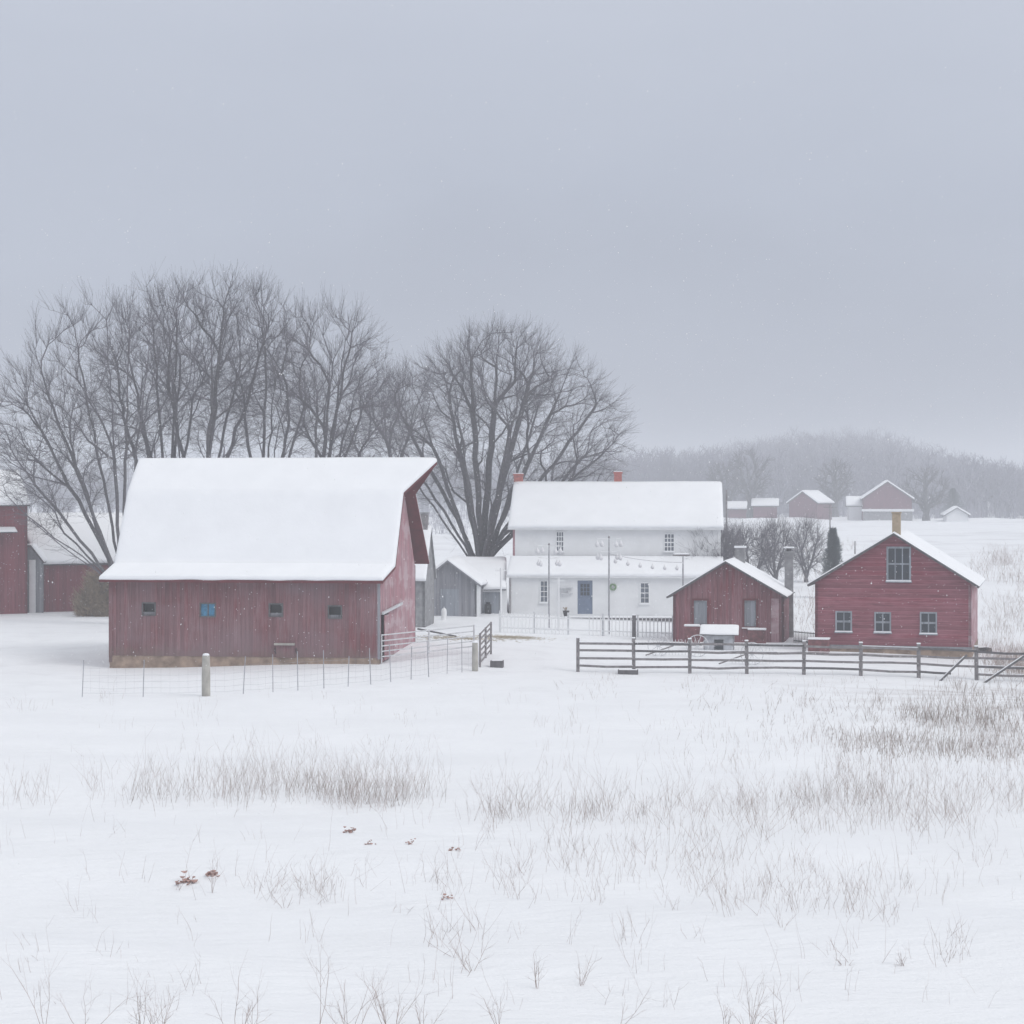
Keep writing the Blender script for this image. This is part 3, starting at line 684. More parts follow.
MB().b2(-.3, Lh+.3, -1.6, -.01, z0+.9, z1).build('forebay', M['white_paint'], t)
MB().b2(0, Lh, -1.4, -.012, 0, z0+.88).build('lower_wall', M['concrete'], t)
simple_building(848, 862, 516, 505, 498, 400, 5, M['white_paint'], 'x', 'far_shed', 'small white shed attached left of the distant banded barn', 'shed')
t, f, Lh, zb = simple_building(789, 817, 516, 502, 492, 402, 9, M['red_far'], 'y', 'far_barn', 'distant red gable barn with snowy right roof slope, left of the banded barn', 'barn', -28)
simple_building(753, 777, 516, 505, 500, 415, 7, M['red_far'], 'x', 'far_shed', 'distant low red shed with a snowy roof, farthest left on the hill', 'shed')
simple_building(728, 750, 516, 508, 503, 430, 7, M['red_far'], 'x', 'far_shed', 'faintest low reddish shed beyond the house roof corner', 'shed')
simple_building(946, 968, 526, 514, 508, 385, 8, M['white_paint'], 'y', 'far_garage', 'distant white gabled garage right of the banded barn', 'garage')

# ------------------------------------------------------------------ trees
def grow(seed, base, fork_h, lean, ells, n1, n2, n3, n4, r_tip=.0046, expo=2.22, lowcut=0, limbs=None, jit=.06, lbf=.75):
    """bare tree: targets scattered in the crown envelopes are reached from the nearest suitable branch"""
    g = np.random.default_rng(seed); CAP = 120000
    P = np.zeros((CAP, 3)); D = np.zeros((CAP, 3)); PL = np.zeros(CAP); par = np.full(CAP, -1); n = 1
    base = np.array(base, float); P[0] = base; D[0] = (0, 0, 1)
    fork = base+np.array([lean[0], lean[1], fork_h]); k = max(3, int(fork_h/.5))
    for i in range(1, k+1):
        P[n] = base+(fork-base)*i/k+g.normal(0, .03, 3)*[1, 1, 0]; D[n] = (fork-base)/np.linalg.norm(fork-base); par[n] = n-1; PL[n] = PL[n-1]+fork_h/k; n += 1
    ells = [(np.array(c, float), np.array(r, float), w) for c, r, w in ells]; ws = np.array([e[2] for e in ells], float); ws /= ws.sum()
    def samp(m, lo, hi):
        out = []
        while len(out) < m:
            c, r, _ = ells[g.choice(len(ells), p=ws)]
            v = g.normal(size=3); v /= np.linalg.norm(v); q = c+v*r*(lo+(hi-lo)*g.random()**.6)
            if q[2] < base[2]+fork_h*lowcut+.3*0: continue
            dd = q-fork
            if dd[2] < -.15*np.hypot(dd[0], dd[1]) and g.random() < .85: continue
            out.append(q)
        return np.array(out)
    def reach(t, bf, step, curl):
        nonlocal n
        v = t-P[:n]; d = np.linalg.norm(v, axis=1)+1e-6
        cs = (v*D[:n]).sum(1)/d
        cost = d*(1+1.1*(1-cs))+bf*PL[:n]
        cost[:max(2, k-2)] += 50
        i = int(np.argmin(cost)); dist = d[i]; m = max(1, int(dist/step+.5))
        p0 = P[i]; t0 = D[i]*dist*curl; out = t-p0; t1 = (out/dist*.85+np.array([0, 0, .28]))*dist*curl
        prev = i; pp = p0
        for j in range(1, m+1):
            s = j/m; h1_ = 2*s**3-3*s**2+1; h2_ = s**3-2*s**2+s; h3_ = -2*s**3+3*s**2; h4_ = s**3-s**2
            q = h1_*p0+h2_*t0+h3_*t+h4_*t1
            if j < m: q = q+g.normal(0, jit*min(1.5, dist)*.5, 3)
            P[n] = q; dv = q-pp; l = np.linalg.norm(dv)+1e-9; D[n] = dv/l; PL[n] = PL[prev]+l; par[n] = prev; prev = n; pp = q; n += 1
    if limbs is not None: tips = np.array(limbs, float)
    else: tips = samp(n1, .75, .95)
    for t in tips: reach(t, lbf, .8, .55)
    for t in samp(n2, .35, 1.0): reach(t, .4, .6, .4)
    T3 = samp(n3, .5, 1.02)
    for t in T3: reach(t, .22, .4, .35)
    lo = n
    # twigs hang on outer branches: directed upward/outward
    idx = g.integers(k+2, lo, n4*2)
    kids = np.zeros(lo, int)
    for i in range(1, lo): kids[par[i]] += 1
    cen = sum(e[0]*w for e, w in zip(ells, ws))
    cnt = 0
    desc = np.ones(lo)
    for i in range(lo-1, 0, -1): desc[par[i]] += desc[i]
    for i in idx:
        if cnt >= n4: break
        if desc[i] > 45 and g.random() < .9: continue
        out = P[i]-cen; out /= np.linalg.norm(out)+1e-6
        dv = D[i]*.7+out*.5+np.array([0, 0, .18])+g.normal(0, .34, 3); dv /= np.linalg.norm(dv)
        ln = g.uniform(.4, 1.5); m = 3; prev = i
        for j in range(m):
            P[n] = P[prev]+dv*ln/m; D[n] = dv; par[n] = prev; PL[n] = PL[prev]+ln/m; prev = n; n += 1
            dv = dv+np.array([0, 0, .12])+g.normal(0, .15, 3); dv /= np.linalg.norm(dv)
        cnt += 1
    leaves = np.zeros(n); kids = np.zeros(n, int)
    for i in range(1, n): kids[par[i]] += 1
    leaves[kids == 0] = 1
    for i in range(n-1, 0, -1): leaves[par[i]] += leaves[i]
    rad = r_tip*np.maximum(1, leaves)**(1/expo)
    rad[:k] *= np.linspace(1.35, 1, k)
    return P[:n], par[:n], rad
def tree_object(name, seed, base, label, cat='tree', group=None, thick=.05, **kw):
    P, par, rad = grow(seed, (0, 0, 0), **kw)
    t = thing(name, base, 0, label, cat, group)
    i = np.arange(1, len(P)); p0 = P[par[i]]; p1 = P[i]; r1 = rad[i]; r0 = np.minimum(rad[par[i]], r1*1.35)
    big = r1 > thick
    d = p1-p0; d /= np.linalg.norm(d, axis=1, keepdims=True)+1e-9
    V, Q = prisms(p0[big]-d[big]*r1[big][:, None]*.3, p1[big]+d[big]*r1[big][:, None]*.3, r0[big], r1[big], 7)
    npmesh('trunk', V, Q, M['bark'], t, smooth=True)
    V, Q = prisms(p0[~big], p1[~big], r0[~big], r1[~big], 3)
    npmesh('crown', V, Q, M['twig'], t)
    return t
def px_ell(cx, cy, rx, ry, Y, bx, by, bz, w=1, dy=0, depth=.8):
    c = at(cx, cy, Y+dy); s = Y/F
    return ((c.x-bx, c.y-by, c.z-bz), (rx*s, rx*s*depth, ry*s), w)
def px_tree(name, seed, bpx, Y, label, ells, group=None, **kw):
    x = (bpx-CX)*Y/F; z = gz(x, Y)-.15
    lim = kw.pop('limb_px', None)
    if lim: kw['limbs'] = [tuple(Vector((at(a, b, Y+dy).x-x, dy, at(a, b, Y+dy).z-z))) for a, b, dy in lim]
    return tree_object(name, seed, (x, Y, z), label, group=group, ells=[px_ell(*e, Y, x, Y, z) for e in ells], **kw)
FT = 'bare trees behind the big barn'
px_tree('bare_tree', 3, 126, 114, 'leftmost bare tree, its long limbs sweeping left over the red shed', [(95, 392, 86, 106), (60, 460, 62, 80), (45, 430, 55, 66)], FT,
        fork_h=1.4, lean=(-.1, 0), n1=0, n2=70, lbf=1.5, expo=2.3, n3=620, n4=8200, lowcut=.6,
        limb_px=[(15, 375, 1), (5, 440, -2), (0, 490, 0), (42, 505, 2), (75, 330, 1), (105, 300, -1), (130, 310, 2), (150, 330, -2), (35, 350, -1), (30, 520, -1), (60, 410, 3)])
px_tree('bare_tree', 12, 168, 120, 'tall bare tree behind the left end of the barn roof, beside the sweeping one', [(160, 362, 66, 84), (140, 390, 55, 70)], FT,
        lbf=1.2, fork_h=4.4, lean=(0, 0), n1=8, n2=70, n3=480, n4=5600, lowcut=1)
px_tree('bare_tree', 13, 200, 117, 'tallest bare tree with a crown rising above the middle of the barn roof', [(198, 345, 60, 74), (238, 350, 50, 73), (215, 400, 52, 60)], FT,
        lbf=1.2, fork_h=5.2, lean=(0, 0), n1=9, n2=80, n3=520, n4=6400, lowcut=1)
px_tree('bare_tree', 14, 262, 122, 'slender bare tree behind the centre right of the barn roof', [(262, 360, 48, 80), (280, 400, 50, 60)], FT,
        lbf=1.2, fork_h=4.4, lean=(0, 0), n1=7, n2=50, n3=340, n4=3800, lowcut=1)
px_tree('bare_tree', 16, 316, 116, 'bare tree behind the right half of the barn roof with crown beside the great tree', [(325, 376, 62, 76), (345, 410, 52, 58)], FT,
        lbf=1.2, fork_h=5, lean=(0, 0), n1=8, n2=70, n3=480, n4=5600, lowcut=1)
px_tree('bare_tree', 17, 385, 150, 'smaller dense bare tree farther back between barn ridge and great tree', [(375, 430, 42, 45), (400, 410, 40, 45)], FT,
        fork_h=5, lean=(0, 0), n1=7, n2=60, n3=360, n4=4600, lowcut=1)
px_tree('bare_tree', 21, 481, 136, 'great bare spreading tree with thick many-stemmed trunk behind grey shed and house', [(505, 420, 105, 92), (440, 425, 60, 80), (560, 435, 72, 70), (500, 375, 60, 50)], None,
        fork_h=1.8, lean=(0, 0), n1=0, n2=150, n3=1500, n4=17000, lowcut=.8, r_tip=.0046, expo=1.98, lbf=1.6,
        limb_px=[(395, 400, 1), (410, 370, -2), (440, 350, 2), (470, 335, -1), (500, 330, 1), (540, 335, -2), (575, 355, 2), (605, 390, 0), (625, 430, 1), (400, 440, 0), (590, 450, -3), (540, 400, 4), (455, 390, -4), (520, 380, -4), (415, 480, 1), (570, 480, 2)])
# smaller growth in the middle distance
MG = 'bare orchard trees beyond the small red shed'
for k, (px, Y, cy, rx, ry, sd, lb) in enumerate([
    (712, 128, 553, 26, 22, 31, 'pale twiggy bush spreading at the right corner of the white house'),
    (752, 150, 552, 24, 22, 32, 'rounded bare orchard tree right above the small red shed roof ridge'),
    (776, 155, 548, 17, 26, 33, 'upright bare orchard tree just left of the grey chimney stack'),
    (806, 165, 548, 16, 26, 34, 'bare orchard tree just right of the grey chimney stack'),
    (728, 175, 545, 20, 16, 35, 'faint low bare orchard tree behind small shed chimney')]):
    px_tree('orchard_tree', sd, px, Y, lb, [(px, cy, rx, ry)], MG, fork_h=.7, lean=(0, 0), n1=9, n2=45, n3=170, n4=1800, lowcut=0, r_tip=.0055)
# conifer
def conifer(px, Y, top, wpx, seed, label, group=None):
    g = np.random.default_rng(seed); x = (px-CX)*Y/F; z = gz(x, Y)-.1; hh = H-(top-CY)*Y/F-z; w = wpx*Y/F/2
    t = thing('conifer', (x, Y, z), 0, label, 'tree', group)
    MB().tube([(0, 0, 0), (0, 0, hh*.5), (0, 0, hh)], [hh*.03, hh*.018, .01], 7).build('trunk', M['bark'], t)
    n = 5200; f = g.random(n)**.75*.95; a = g.uniform(0, 6.283, n); rr = (1-f)**.8*w*g.uniform(.15, 1.08, n)*(.82+.3*np.sin(a*3+f*20))
    p = np.stack([np.cos(a)*rr, np.sin(a)*rr, hh*(.06+f*.94)-rr*.25], 1)
    q = p+np.stack([np.cos(a)*.14, np.sin(a)*.14, g.uniform(-.02, .16, n)], 1)*(hh/4)+g.normal(0, .03, (n, 3))
    V, Q = prisms(p, q, np.full(n, .018*hh/4), np.full(n, .006), 3); npmesh('crown', V, Q, M['needle'], t)
conifer(833, 140, 526, 34, 5, 'narrow dark conifer standing left of the red clapboard building roof')
conifer(953, 405, 487, 34, 6, 'distant dark evergreen right of the banded barn')
# far individual bare trees
FG = 'bare trees around the distant farm'
for k, (px, Y, cy, rx, ry, lb) in enumerate([
    (750, 420, 474, 24, 26, 'distant bare tree with wide crown above the leftmost far sheds'),
    (724, 440, 480, 18, 20, 'distant bare tree just beyond the farmhouse roof right end'),
    (835, 425, 480, 18, 22, 'distant bare tree between the two far red barns'),
    (926, 400, 488, 24, 22, 'distant bare tree with round crown right of the banded barn'),
    (978, 470, 488, 18, 18, 'faint distant bare tree near the right edge')]):
    px_tree('distant_tree', 50+k, px, Y, lb, [(px, cy, rx, ry)], FG, fork_h=2.2, lean=(0, 0), n1=8, n2=40, n3=120, n4=1100, lowcut=0, r_tip=.03, thick=.1, jit=.2)
# far wood as one mass
def far_wood():
    g = np.random.default_rng(77); Vs, Qs, off = [], [], 0; temps = []
    for s in range(4):
        P, par, rad = grow(100+s, (0, 0, 0), 3.5, (0, 0), [((0, 0, 8.5), (3.6, 3.6, 4.6), 1)], 7, 22, 40, 120, r_tip=.035, jit=.2)
        i = np.arange(1, len(P)); V, Q = prisms(P[par[i]], P[i], rad[i], rad[i], 3); temps.append((V, Q))
    N_ = 2000; Y = 440+420*g.random(N_)**1.1; px = g.uniform(560, 1090, N_); px[:450] = g.uniform(-60, 560, 450)
    X = (px-CX)*Y/F; Z = tz(X, Y); sc_ = g.uniform(.65, 1.3, N_)*(1-.2*np.clip((px-900)/150, 0, 1))
    for k in range(N_):
        V, Q = temps[k % 4]; a = g.uniform(0, 6.28); c, s = math.cos(a), math.sin(a)
        W = np.stack([V[:, 0]*c-V[:, 1]*s, V[:, 0]*s+V[:, 1]*c, V[:, 2]], 1)*sc_[k]+np.array([X[k], Y[k], Z[k]-.5])
        Vs.append(W); Qs.append(Q+off); off += len(V)
    o = npmesh('distant_wood', np.concatenate(Vs), np.concatenate(Qs), M['mist_paled_bark'])
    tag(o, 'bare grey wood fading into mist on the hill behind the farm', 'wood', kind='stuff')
far_wood()

# ------------------------------------------------------------------ board fence
def rail_jit(a, b, mb, w=.04, h=.095):
    a = Vector(a); b = Vector(b); a = a+Vector((0, 0, random.uniform(-.025, .025))); b = b+Vector((0, 0, random.uniform(-.025, .025))); m = (a+b)/2+Vector((0, 0, random.uniform(-.05, .02)))
    mb.beam(a, m, w, h); mb.beam(m, b, w+.004, h)
posts = []
for px, pb in ((578, 667), (634, 669), (690, 672), (747, 674), (804, 677), (861, 678.5), (919, 680), (977, 682.5), (1034, 686)):
    X, Y, Z = ground_px([px], [pb]); X = (px-CX)*85.5/F; posts.append(Vector((X, 85.5, gz(X, 85.5))))
of = posts[0].copy()
fn = thing('board_fence', of, 0, 'long grey four-rail plank fence in front of the two red sheds', 'fence')
for i, p in enumerate(posts):
    q = p-of; hh = 1.42+random.uniform(-.03, .05); ln = random.uniform(-.02, .02)
    po = MB().beam(q+Vector((0, .06, -.3)), q+Vector((ln, .06, hh)), .15, .14).build('post', M['fence'], fn)
    MB().box(q+Vector((ln, .06, hh+.03)), (.16, .15, .05)).build('snow_cap', M['snow'], po, bevel=.015)
for i in range(len(posts)-1):
    for k, zz in enumerate((.27, .60, .93, 1.24)):
        a = posts[i]-of+Vector((.0, -.035, zz)); b = posts[i+1]-of+Vector((-.01, -.035, zz))
        if i == 6 and k == 0: b = a+(b-a)*.55
        if i == 6 and k == 1: pass
        mb = MB(); rail_jit(a, b, mb); r = mb.build('rail', M['fence'] if random.random() < .6 else M['fence_dark'], fn)
        if random.random() < .75:
            s = MB(); d = (b-a); s.beam(a+Vector((0, 0,   .060))+d*.02, a+d*.5+Vector((0, 0,   .060)), .035, .022); s.beam(a+d*.5+Vector((0, 0,   .060)), b-d*.02+Vector((0, 0,   .060)), .034, .02)
            s.build('snow', M['snow'], r)
for (x0, y0, x1, y1, lb) in ((940, 676, 967, 655, 'dark broken plank leaning on the fence left of the last post'),
                             (984, 684, 1026, 655, 'longest dark plank leaning across the fence right of the last post')):
    a = at(x0, y0, 84.9); b = at(x1, y1, 84.9); a.z = gz(a.x, a.y)-.02
    t = thing('loose_plank', a, 0, lb, 'plank', 'loose planks leaning on the fence')
    MB().beam((0, 0, 0), b-a, .05, .085).build('board', M['fence_dark'], t)
    MB().beam(Vector((0, 0, .06)), (b-a)*.9+Vector((0, 0, .06)), .04, .045).build('snow', M['snow'], t)
# dark post of the yard line
p = at(634, 640, 104); t = thing('yard_post', (p.x, p.y, gz(p.x, p.y)), 0, 'thick dark wooden post standing alone before the house picket fence', 'post')
MB().box((0, 0, .5), (.2, .2, 1.5), taper=.95).build('shaft', M['fence_dark'], t); MB().box((0, 0, 1.28), (.2, .2, .06)).build('snow_cap', M['snow'], t, bevel=.02)

# ------------------------------------------------------------------ wire fence
pts = [(82, 697), (143, 697), (206, 696), (243, 694), (273, 692), (298, 690.5), (324, 688.5), (348, 686.5), (371, 684.5), (391, 682), (411, 679.5), (429, 677), (447, 674), (462, 672.5), (475, 671)]
GX, GY, GZ = ground_px([p[0] for p in pts], [p[1] for p in pts])
W = [Vector((x, y, z)) for x, y, z in zip(GX, GY, GZ)]; o0 = W[0]
wf = thing('wire_fence', o0, 0, 'thin sagging wire fence running along the front of the big barn', 'fence')
for i, (p, (px, _)) in enumerate(zip(W, pts)):
    q = p-o0
    if px in (206, 475):
        hh = 1.5 if px == 206 else 1.2
        po = MB().tube([q+Vector((0, 0, -.3)), q+Vector((0, 0, hh*.5)), q+Vector((0, 0, hh))], [.16 if px == 206 else .13]*2+[.14 if px == 206 else .115], 12).build('wood_post', M['post_light'], wf)
        po['label'] = 'thick pale wooden fence post'; MB().tube([q+Vector((0, 0, hh+.002)), q+Vector((0, 0, hh+.06)), q+Vector((0, 0, hh+.08))], [.13, .11, .04], 12).build('snow_cap', M['snow'], po)
    else:
        ln = Vector((random.uniform(-.1, .1), random.uniform(-.1, .1), 0))
        MB().beam(q+Vector((0, 0, -.2)), q+ln+Vector((0, 0, random.uniform(1.15, 1.5))), .026, .024).build('metal_post', M['wire'], wf)
w = MB()
for zz in (.15, .35, .58, .82, 1.08):
    for a, b in zip(W[:-1], W[1:]):
        a = a-o0+Vector((0, 0, zz)); b = b-o0+Vector((0, 0, zz)); m = (a+b)/2-Vector((0, 0, .05*random.random()+.01))
        w.tube([a, m, b], .0032, 3, False)
for a, b in zip(W[:-1], W[1:]):
    n = max(2, int((b-a).length/.3))
    for k in range(1, n):
        q = a+(b-a)*k/n-o0; w.tube([q+Vector((0, 0, .13)), q+Vector((0, 0, 1.06))], .002, 3, False)
w.build('wire_mesh', M['wire'], wf)

# ------------------------------------------------------------------ gates by the barn
def gate(name, a, b, zs, label, r=.028, brace=True, mat=None, feet=True):
    t = thing(name, a, 0, label, 'gate'); d = b-a
    for z in zs:
        MB().tube([Vector((0, 0, z)), d+Vector((0, 0, z))], r, 8).build('rail', mat or M['tube'], t)
    for f in (0, .5, 1):
        MB().tube([d*f+Vector((0, 0, zs[0]-.1 if not (f in (0, 1) and feet) else -.1)), d*f+Vector((0, 0, zs[-1]+.04))], r*1.25, 8).build('upright', mat or M['tube'], t)
    return t
a = at(381.5, 660, 86.15); a.z = gz(a.x, a.y); b = at(474, 655, 90.5); b.z = gz(b.x, b.y)
gate('metal_gate', a, b, (.32, .55, .78, 1.0, 1.25), 'long pale tube gate reaching from the barn corner to the thick post')
a = at(480, 668, 86.0); a.z = gz(a.x, a.y); b = at(491, 662, 90.5); b.z = gz(b.x, b.y)
gate('metal_gate', a, b, (.2, .45, .7, .95, 1.2, 1.42), 'short pale gate standing edge-on right of the thick post', r=.035, mat=M['fence'])
a = at(418, 626, 104); b = at(456, 631, 99); a.z = gz(a.x, a.y)+.25; b.z = gz(b.x, b.y)+.05
t = thing('fallen_pole', a, 0, 'thin dark pole lying slanted on the snow right of the big barn', 'pole'); MB().tube([(0, 0, 0), b-a], [.05, .04], 8).build('shaft', M['fence_dark'], t)
# troughs
for px, py, w_, lb in ((497, 667, .55, 'small snow-filled crate on the ground beside the edge-on gate'), (628, 674, .85, 'low dark feed trough filled with snow in front of the plank fence')):
    X, Y, Z = [float(v[0]) for v in ground_px([px], [py])]; hh = .3 if w_ < .6 else .2
    t = thing('feed_trough', (X, Y, Z-.02), R(-6), lb, 'trough'); b = MB(); dk = w_/2
    b.b2(-dk, dk, -.22, -.18, 0, hh); b.b2(-dk, dk, .18, .22, 0, hh); b.b2(-dk, -dk+.04, -.179, .179, 0, hh-.002); b.b2(dk-.04, dk, -.179, .179, 0, hh-.002); b.build('box', M['fence_dark'], t)
    MB().b2(-dk+.045, dk-.045, -.175, .175, .05, hh+.015).build('snow_fill', M['snow'], t, bevel=.015)

# ------------------------------------------------------------------ picket fence in front of the house
a = at(500, 637, 108); b = at(673, 640, 105.5); za, zb_ = gz(a.x, a.y), gz(b.x, b.y)
t = thing('picket_fence', (a.x, a.y, za), 0, 'low white picket fence in front of the white farmhouse', 'fence'); d = Vector((b.x-a.x, b.y-a.y, zb_-za)); n = 46
for zz in (.25, .85): MB().beam((0, 0, zz), d+Vector((0, 0, zz)), .03, .06).build('rail', M['white_paint'], t)
for k0, k1 in ((0, 18), (24, n+1)):
    pk_ = MB()
    for k in range(k0, k1):
        q = d*k/n
        pk_.box(q+Vector((0, -.035, .52)), (.055, .02, 1.05)); pk_.add([q+Vector((-.0275, -.045, 1.046)), q+Vector((.0275, -.045, 1.046)), q+Vector((0, -.045, 1.1)), q+Vector((-.0275, -.025, 1.046)), q+Vector((.0275, -.025, 1.046)), q+Vector((0, -.025, 1.1))], [(0, 1, 2), (5, 4, 3), (0, 2, 5, 3), (1, 4, 5, 2)])
    pk_.build('pickets', M['white_paint'], t)
for k in range(6): q = d*k/5; MB().box(q+Vector((0, .06, .55)), (.1, .1, 1.25)).build('post', M['tube'], t)

# ------------------------------------------------------------------ bird-house poles and string of gourds
def gourd(mb, c, s=.13):
    pts = [(c[0], c[1], c[2]+s*1.9), (c[0], c[1], c[2]+s*1.3), (c[0], c[1], c[2]+s*.8), (c[0], c[1], c[2]), (c[0], c[1], c[2]-s*.8), (c[0], c[1], c[2]-s)]
    mb.tube(pts, [s*.12, s*.25, s*.62, s, s*.6, s*.1], 10)
tops = {}
for px, Y, pyt, pyb, lb, rack in ((549, 113, 545, 612, 'left bird-house pole with pale gourds before the farmhouse window', True), (609, 108, 538, 622, 'tallest central bird-house pole with hanging gourds right of the blue door', True), (683, 110, 556, 620, 'thin pole with a flat feeder tray rising behind the small red shed', False)):
    x = (px-CX)*Y/F; zb_ = gz(x, Y); zt = H-(pyt-CY)*Y/F
    t = thing('birdhouse_pole' if rack else 'feeder_pole', (x, Y, zb_), 0, lb, 'pole', 'tall poles in the house garden')
    hh = zt-zb_; MB().tube([(0, 0, -.2), (0, 0, hh-.6), (0, 0, hh)], [.05, .04, .025], 8).build('shaft', M['wire'], t)
    if rack:
        for k, zz in enumerate((hh-.05, hh-.75)):
            for m in range(4):
                an = m*math.pi/2+.5+k*.4; e = Vector((math.cos(an)*.75, math.sin(an)*.75, 0))
                MB().tube([(0, 0, zz), e+Vector((0, 0, zz+.03))], .014, 6).build('arm', M['white_paint'], t)
                g_ = MB(); gourd(g_, e+Vector((0, 0, zz-.32))); g_.build('gourd', M['gourd'], t, smooth=True)
        MB().tube([(0, 0, hh), (0, 0, hh+.12)], [.07, .02], 8).build('finial', M['fence'], t)
    else:
        MB().b2(-.55, .35, -.25, .25, hh, hh+.07).build('tray', M['fence'], t); MB().b2(-.52, .32, -.23, .23, hh+.072, hh+.16).build('tray_snow', M['snow'], t, bevel=.03)
    tops[px] = Vector((x, Y, zt))
A_, B_ = tops[609]-Vector((0, 0, .85)), tops[683]-Vector((0, 0, .35))
t = thing('gourd_line', A_, 0, 'string of small pale gourds hanging between the central and right garden poles', 'gourd string')
w = []; 
for k in range(13):
    f = k/12; q = (B_-A_)*f; q.z -= .25*4*f*(1-f)*.5; w.append(q)
MB().tube(w, .012, 5).build('cord', M['wire'], t)
for k in range(1, 12, 2):
    g_ = MB(); gourd(g_, w[k]-Vector((0, 0, .34)), .11); g_.build('gourd', M['gourd'], t, smooth=True)
# white washing-line style poles
for px, Y, y0, lb in ((501, 117, 568, 'slim white pole before the pale lean-to door'), (558.5, 110, 578, 'slim white pole right of the left farmhouse window')):
    x = (px-CX)*Y/F; t = thing('white_pole', (x, Y, gz(x, Y)), 0, lb, 'pole', 'slim white poles in the garden'); hh = H-(y0-CY)*Y/F-t.location.z
    MB().tube([(0, 0, -.1), (0, 0, hh)], .055, 8).build('shaft', M['white_paint'], t); MB().beam((-.35, 0, hh-.15), (.35, 0, hh-.15), .05).build('crossbar', M['white_paint'], t)
# far utility poles
for px, Y, y0, lb in ((830, 240, 505, 'thin utility pole in the field above the narrow dark conifer'), (855, 230, 541, 'thin short pole in the field left of the clapboard roof'), (726.5, 180, 490, 'thin pole just beyond the right end of the farmhouse roof')):
    x = (px-CX)*Y/F; t = thing('utility_pole', (x, Y, gz(x, Y)), 0, lb, 'pole', 'poles in the far field'); hh = H-(y0-CY)*Y/F-t.location.z
    MB().tube([(0, 0, -.2), (0, 0, hh)], [.1, .07], 8).build('shaft', M['fence'], t)
    if px == 830: MB().beam((-.8, 0, hh-.3), (.8, 0, hh-.3), .09).build('crossarm', M['fence'], t)

# ------------------------------------------------------------------ doghouse and clutter before the small red shed
p = at(719, 650, 96); z = gz(p.x, p.y); t = thing('doghouse', (p.x, p.y, z), R(-8), 'low white hut with a thick snow roof before the small red shed', 'doghouse')
wall(t, M['hut_white'], (-.72, -.4), (1, 0), -.1, [(0, .85), (1.44, .85)], [(.5, .95, -.0, .6)], .05)
wall(t, M['hut_white'], (.72, -.4), (0, 1), -.1, [(0, .85), (.8, 1.0)], th=.05); wall(t, M['hut_white'], (-.72, .4), (0, -1), -.1, [(0, 1.0), (.8, .85)], th=.05); wall(t, M['hut_white'], (.72, .4), (-1, 0), -.1, [(0, 1.0), (1.44, 1.0)], th=.05)
t.scale = (1, 1, .85)
roof(t, [(-.62, .88), (.15, 1.32), (.6, 1.1)], [(-.9, .95)]*3, 'x', .05, .09, M['fence_dark'], .15)
def snowy_box(px, py, Y, w, h, mat, nm, lb, cat):
    p = at(px, py, Y); z = gz(p.x, p.y); t = thing(nm, (p.x, p.y, z), R(-8), lb, cat)
    MB().box((0, 0, h/2), (w, .5, h), taper=.94).build('box', mat, t, bevel=.02); MB().box((0, 0, h+.05), (w*1.02, .5, .09)).build('snow_cap', M['snow'], t, bevel=.03)
snowy_box(692, 650, 99, .75, .95, M['rust'], 'red_crate', 'tall red crate capped with snow left of the low white hut', 'crate')
snowy_box(757, 648, 99, .9, .75, M['rust'], 'red_crate', 'wide red crate capped with snow right of the low white hut', 'crate')
# wagon / hay rake with snow-dusted wheels by the fence
def wheel(mb, c, r, n=28, th=.02, tilt=0):
    rot = Matrix.Rotation(tilt, 3, 'Z')
    ring = [Vector(c)+rot @ Vector((math.cos(a)*r, 0, math.sin(a)*r)) for a in np.linspace(0, 2*math.pi, n)]
    mb.tube(ring, th, 6, False)
    for a in np.linspace(0, 2*math.pi, 11)[:-1]: mb.tube([Vector(c), Vector(c)+rot @ Vector((math.cos(a)*r, 0, math.sin(a)*r))], th*.6, 5)
    mb.tube([Vector(c)+rot @ Vector((0, -.12, 0)), Vector(c)+rot @ Vector((0, .12, 0))], .08, 8)
for px, Y, lb, n in ((678, 92, 'snow-dusted old hay rake with two spoked wheels left behind the fence', 2), (752, 88.5, 'snow-dusted old implement with one spoked wheel behind the fence middle', 1)):
    x = (px-CX)*Y/F; z = gz(x, Y); t = thing('hay_rake', (x, Y, z), R(-10), lb, 'farm implement')
    for k in range(n):
        m = MB(); wheel(m, (-.9*(n-1)+1.8*k, 0, .5), .5, tilt=.3*(k-.3)); m.build('wheel', M['tube'], t)
    m = MB(); m.beam((-1, .0, .52), (1.1, .1, .55), .07); m.beam((-.2, 0, .5), (-1.4, -.8, .1), .05); m.build('frame', M['fence'], t)
    m = MB(); [m.tube([(-.9+.15*k, .15, .5), (-.9+.15*k, .4, .75), (-.9+.15*k, .55, .35), (-.9+.15*k, .4, .05)], .012, 4) for k in range(13)]; m.build('tines', M['tube'], t)
    m = MB(); m.beam((-1, .0, .57), (1.1, .1, .6), .06, .04); m.build('snow', M['snow'], t)
# dark log right of the clapboard building
X, Y, Z = [float(v[0]) for v in ground_px([984], [653])]
t = thing('log', (X, Y, Z), 0, 'dark log with snow on top beside the right corner of the clapboard building', 'log')
m = MB(); m.tube([(-.35, 0, .12), (.1, .05, .14), (.36, .1, .12)], [.13, .15, .12], 10); m.build('wood', M['black'], t)
MB().tube([(-.3, 0, .25), (.0, .03, .28), (.3, .08, .25)], [.03, .05, .03], 8).build('snow', M['snow'], t)

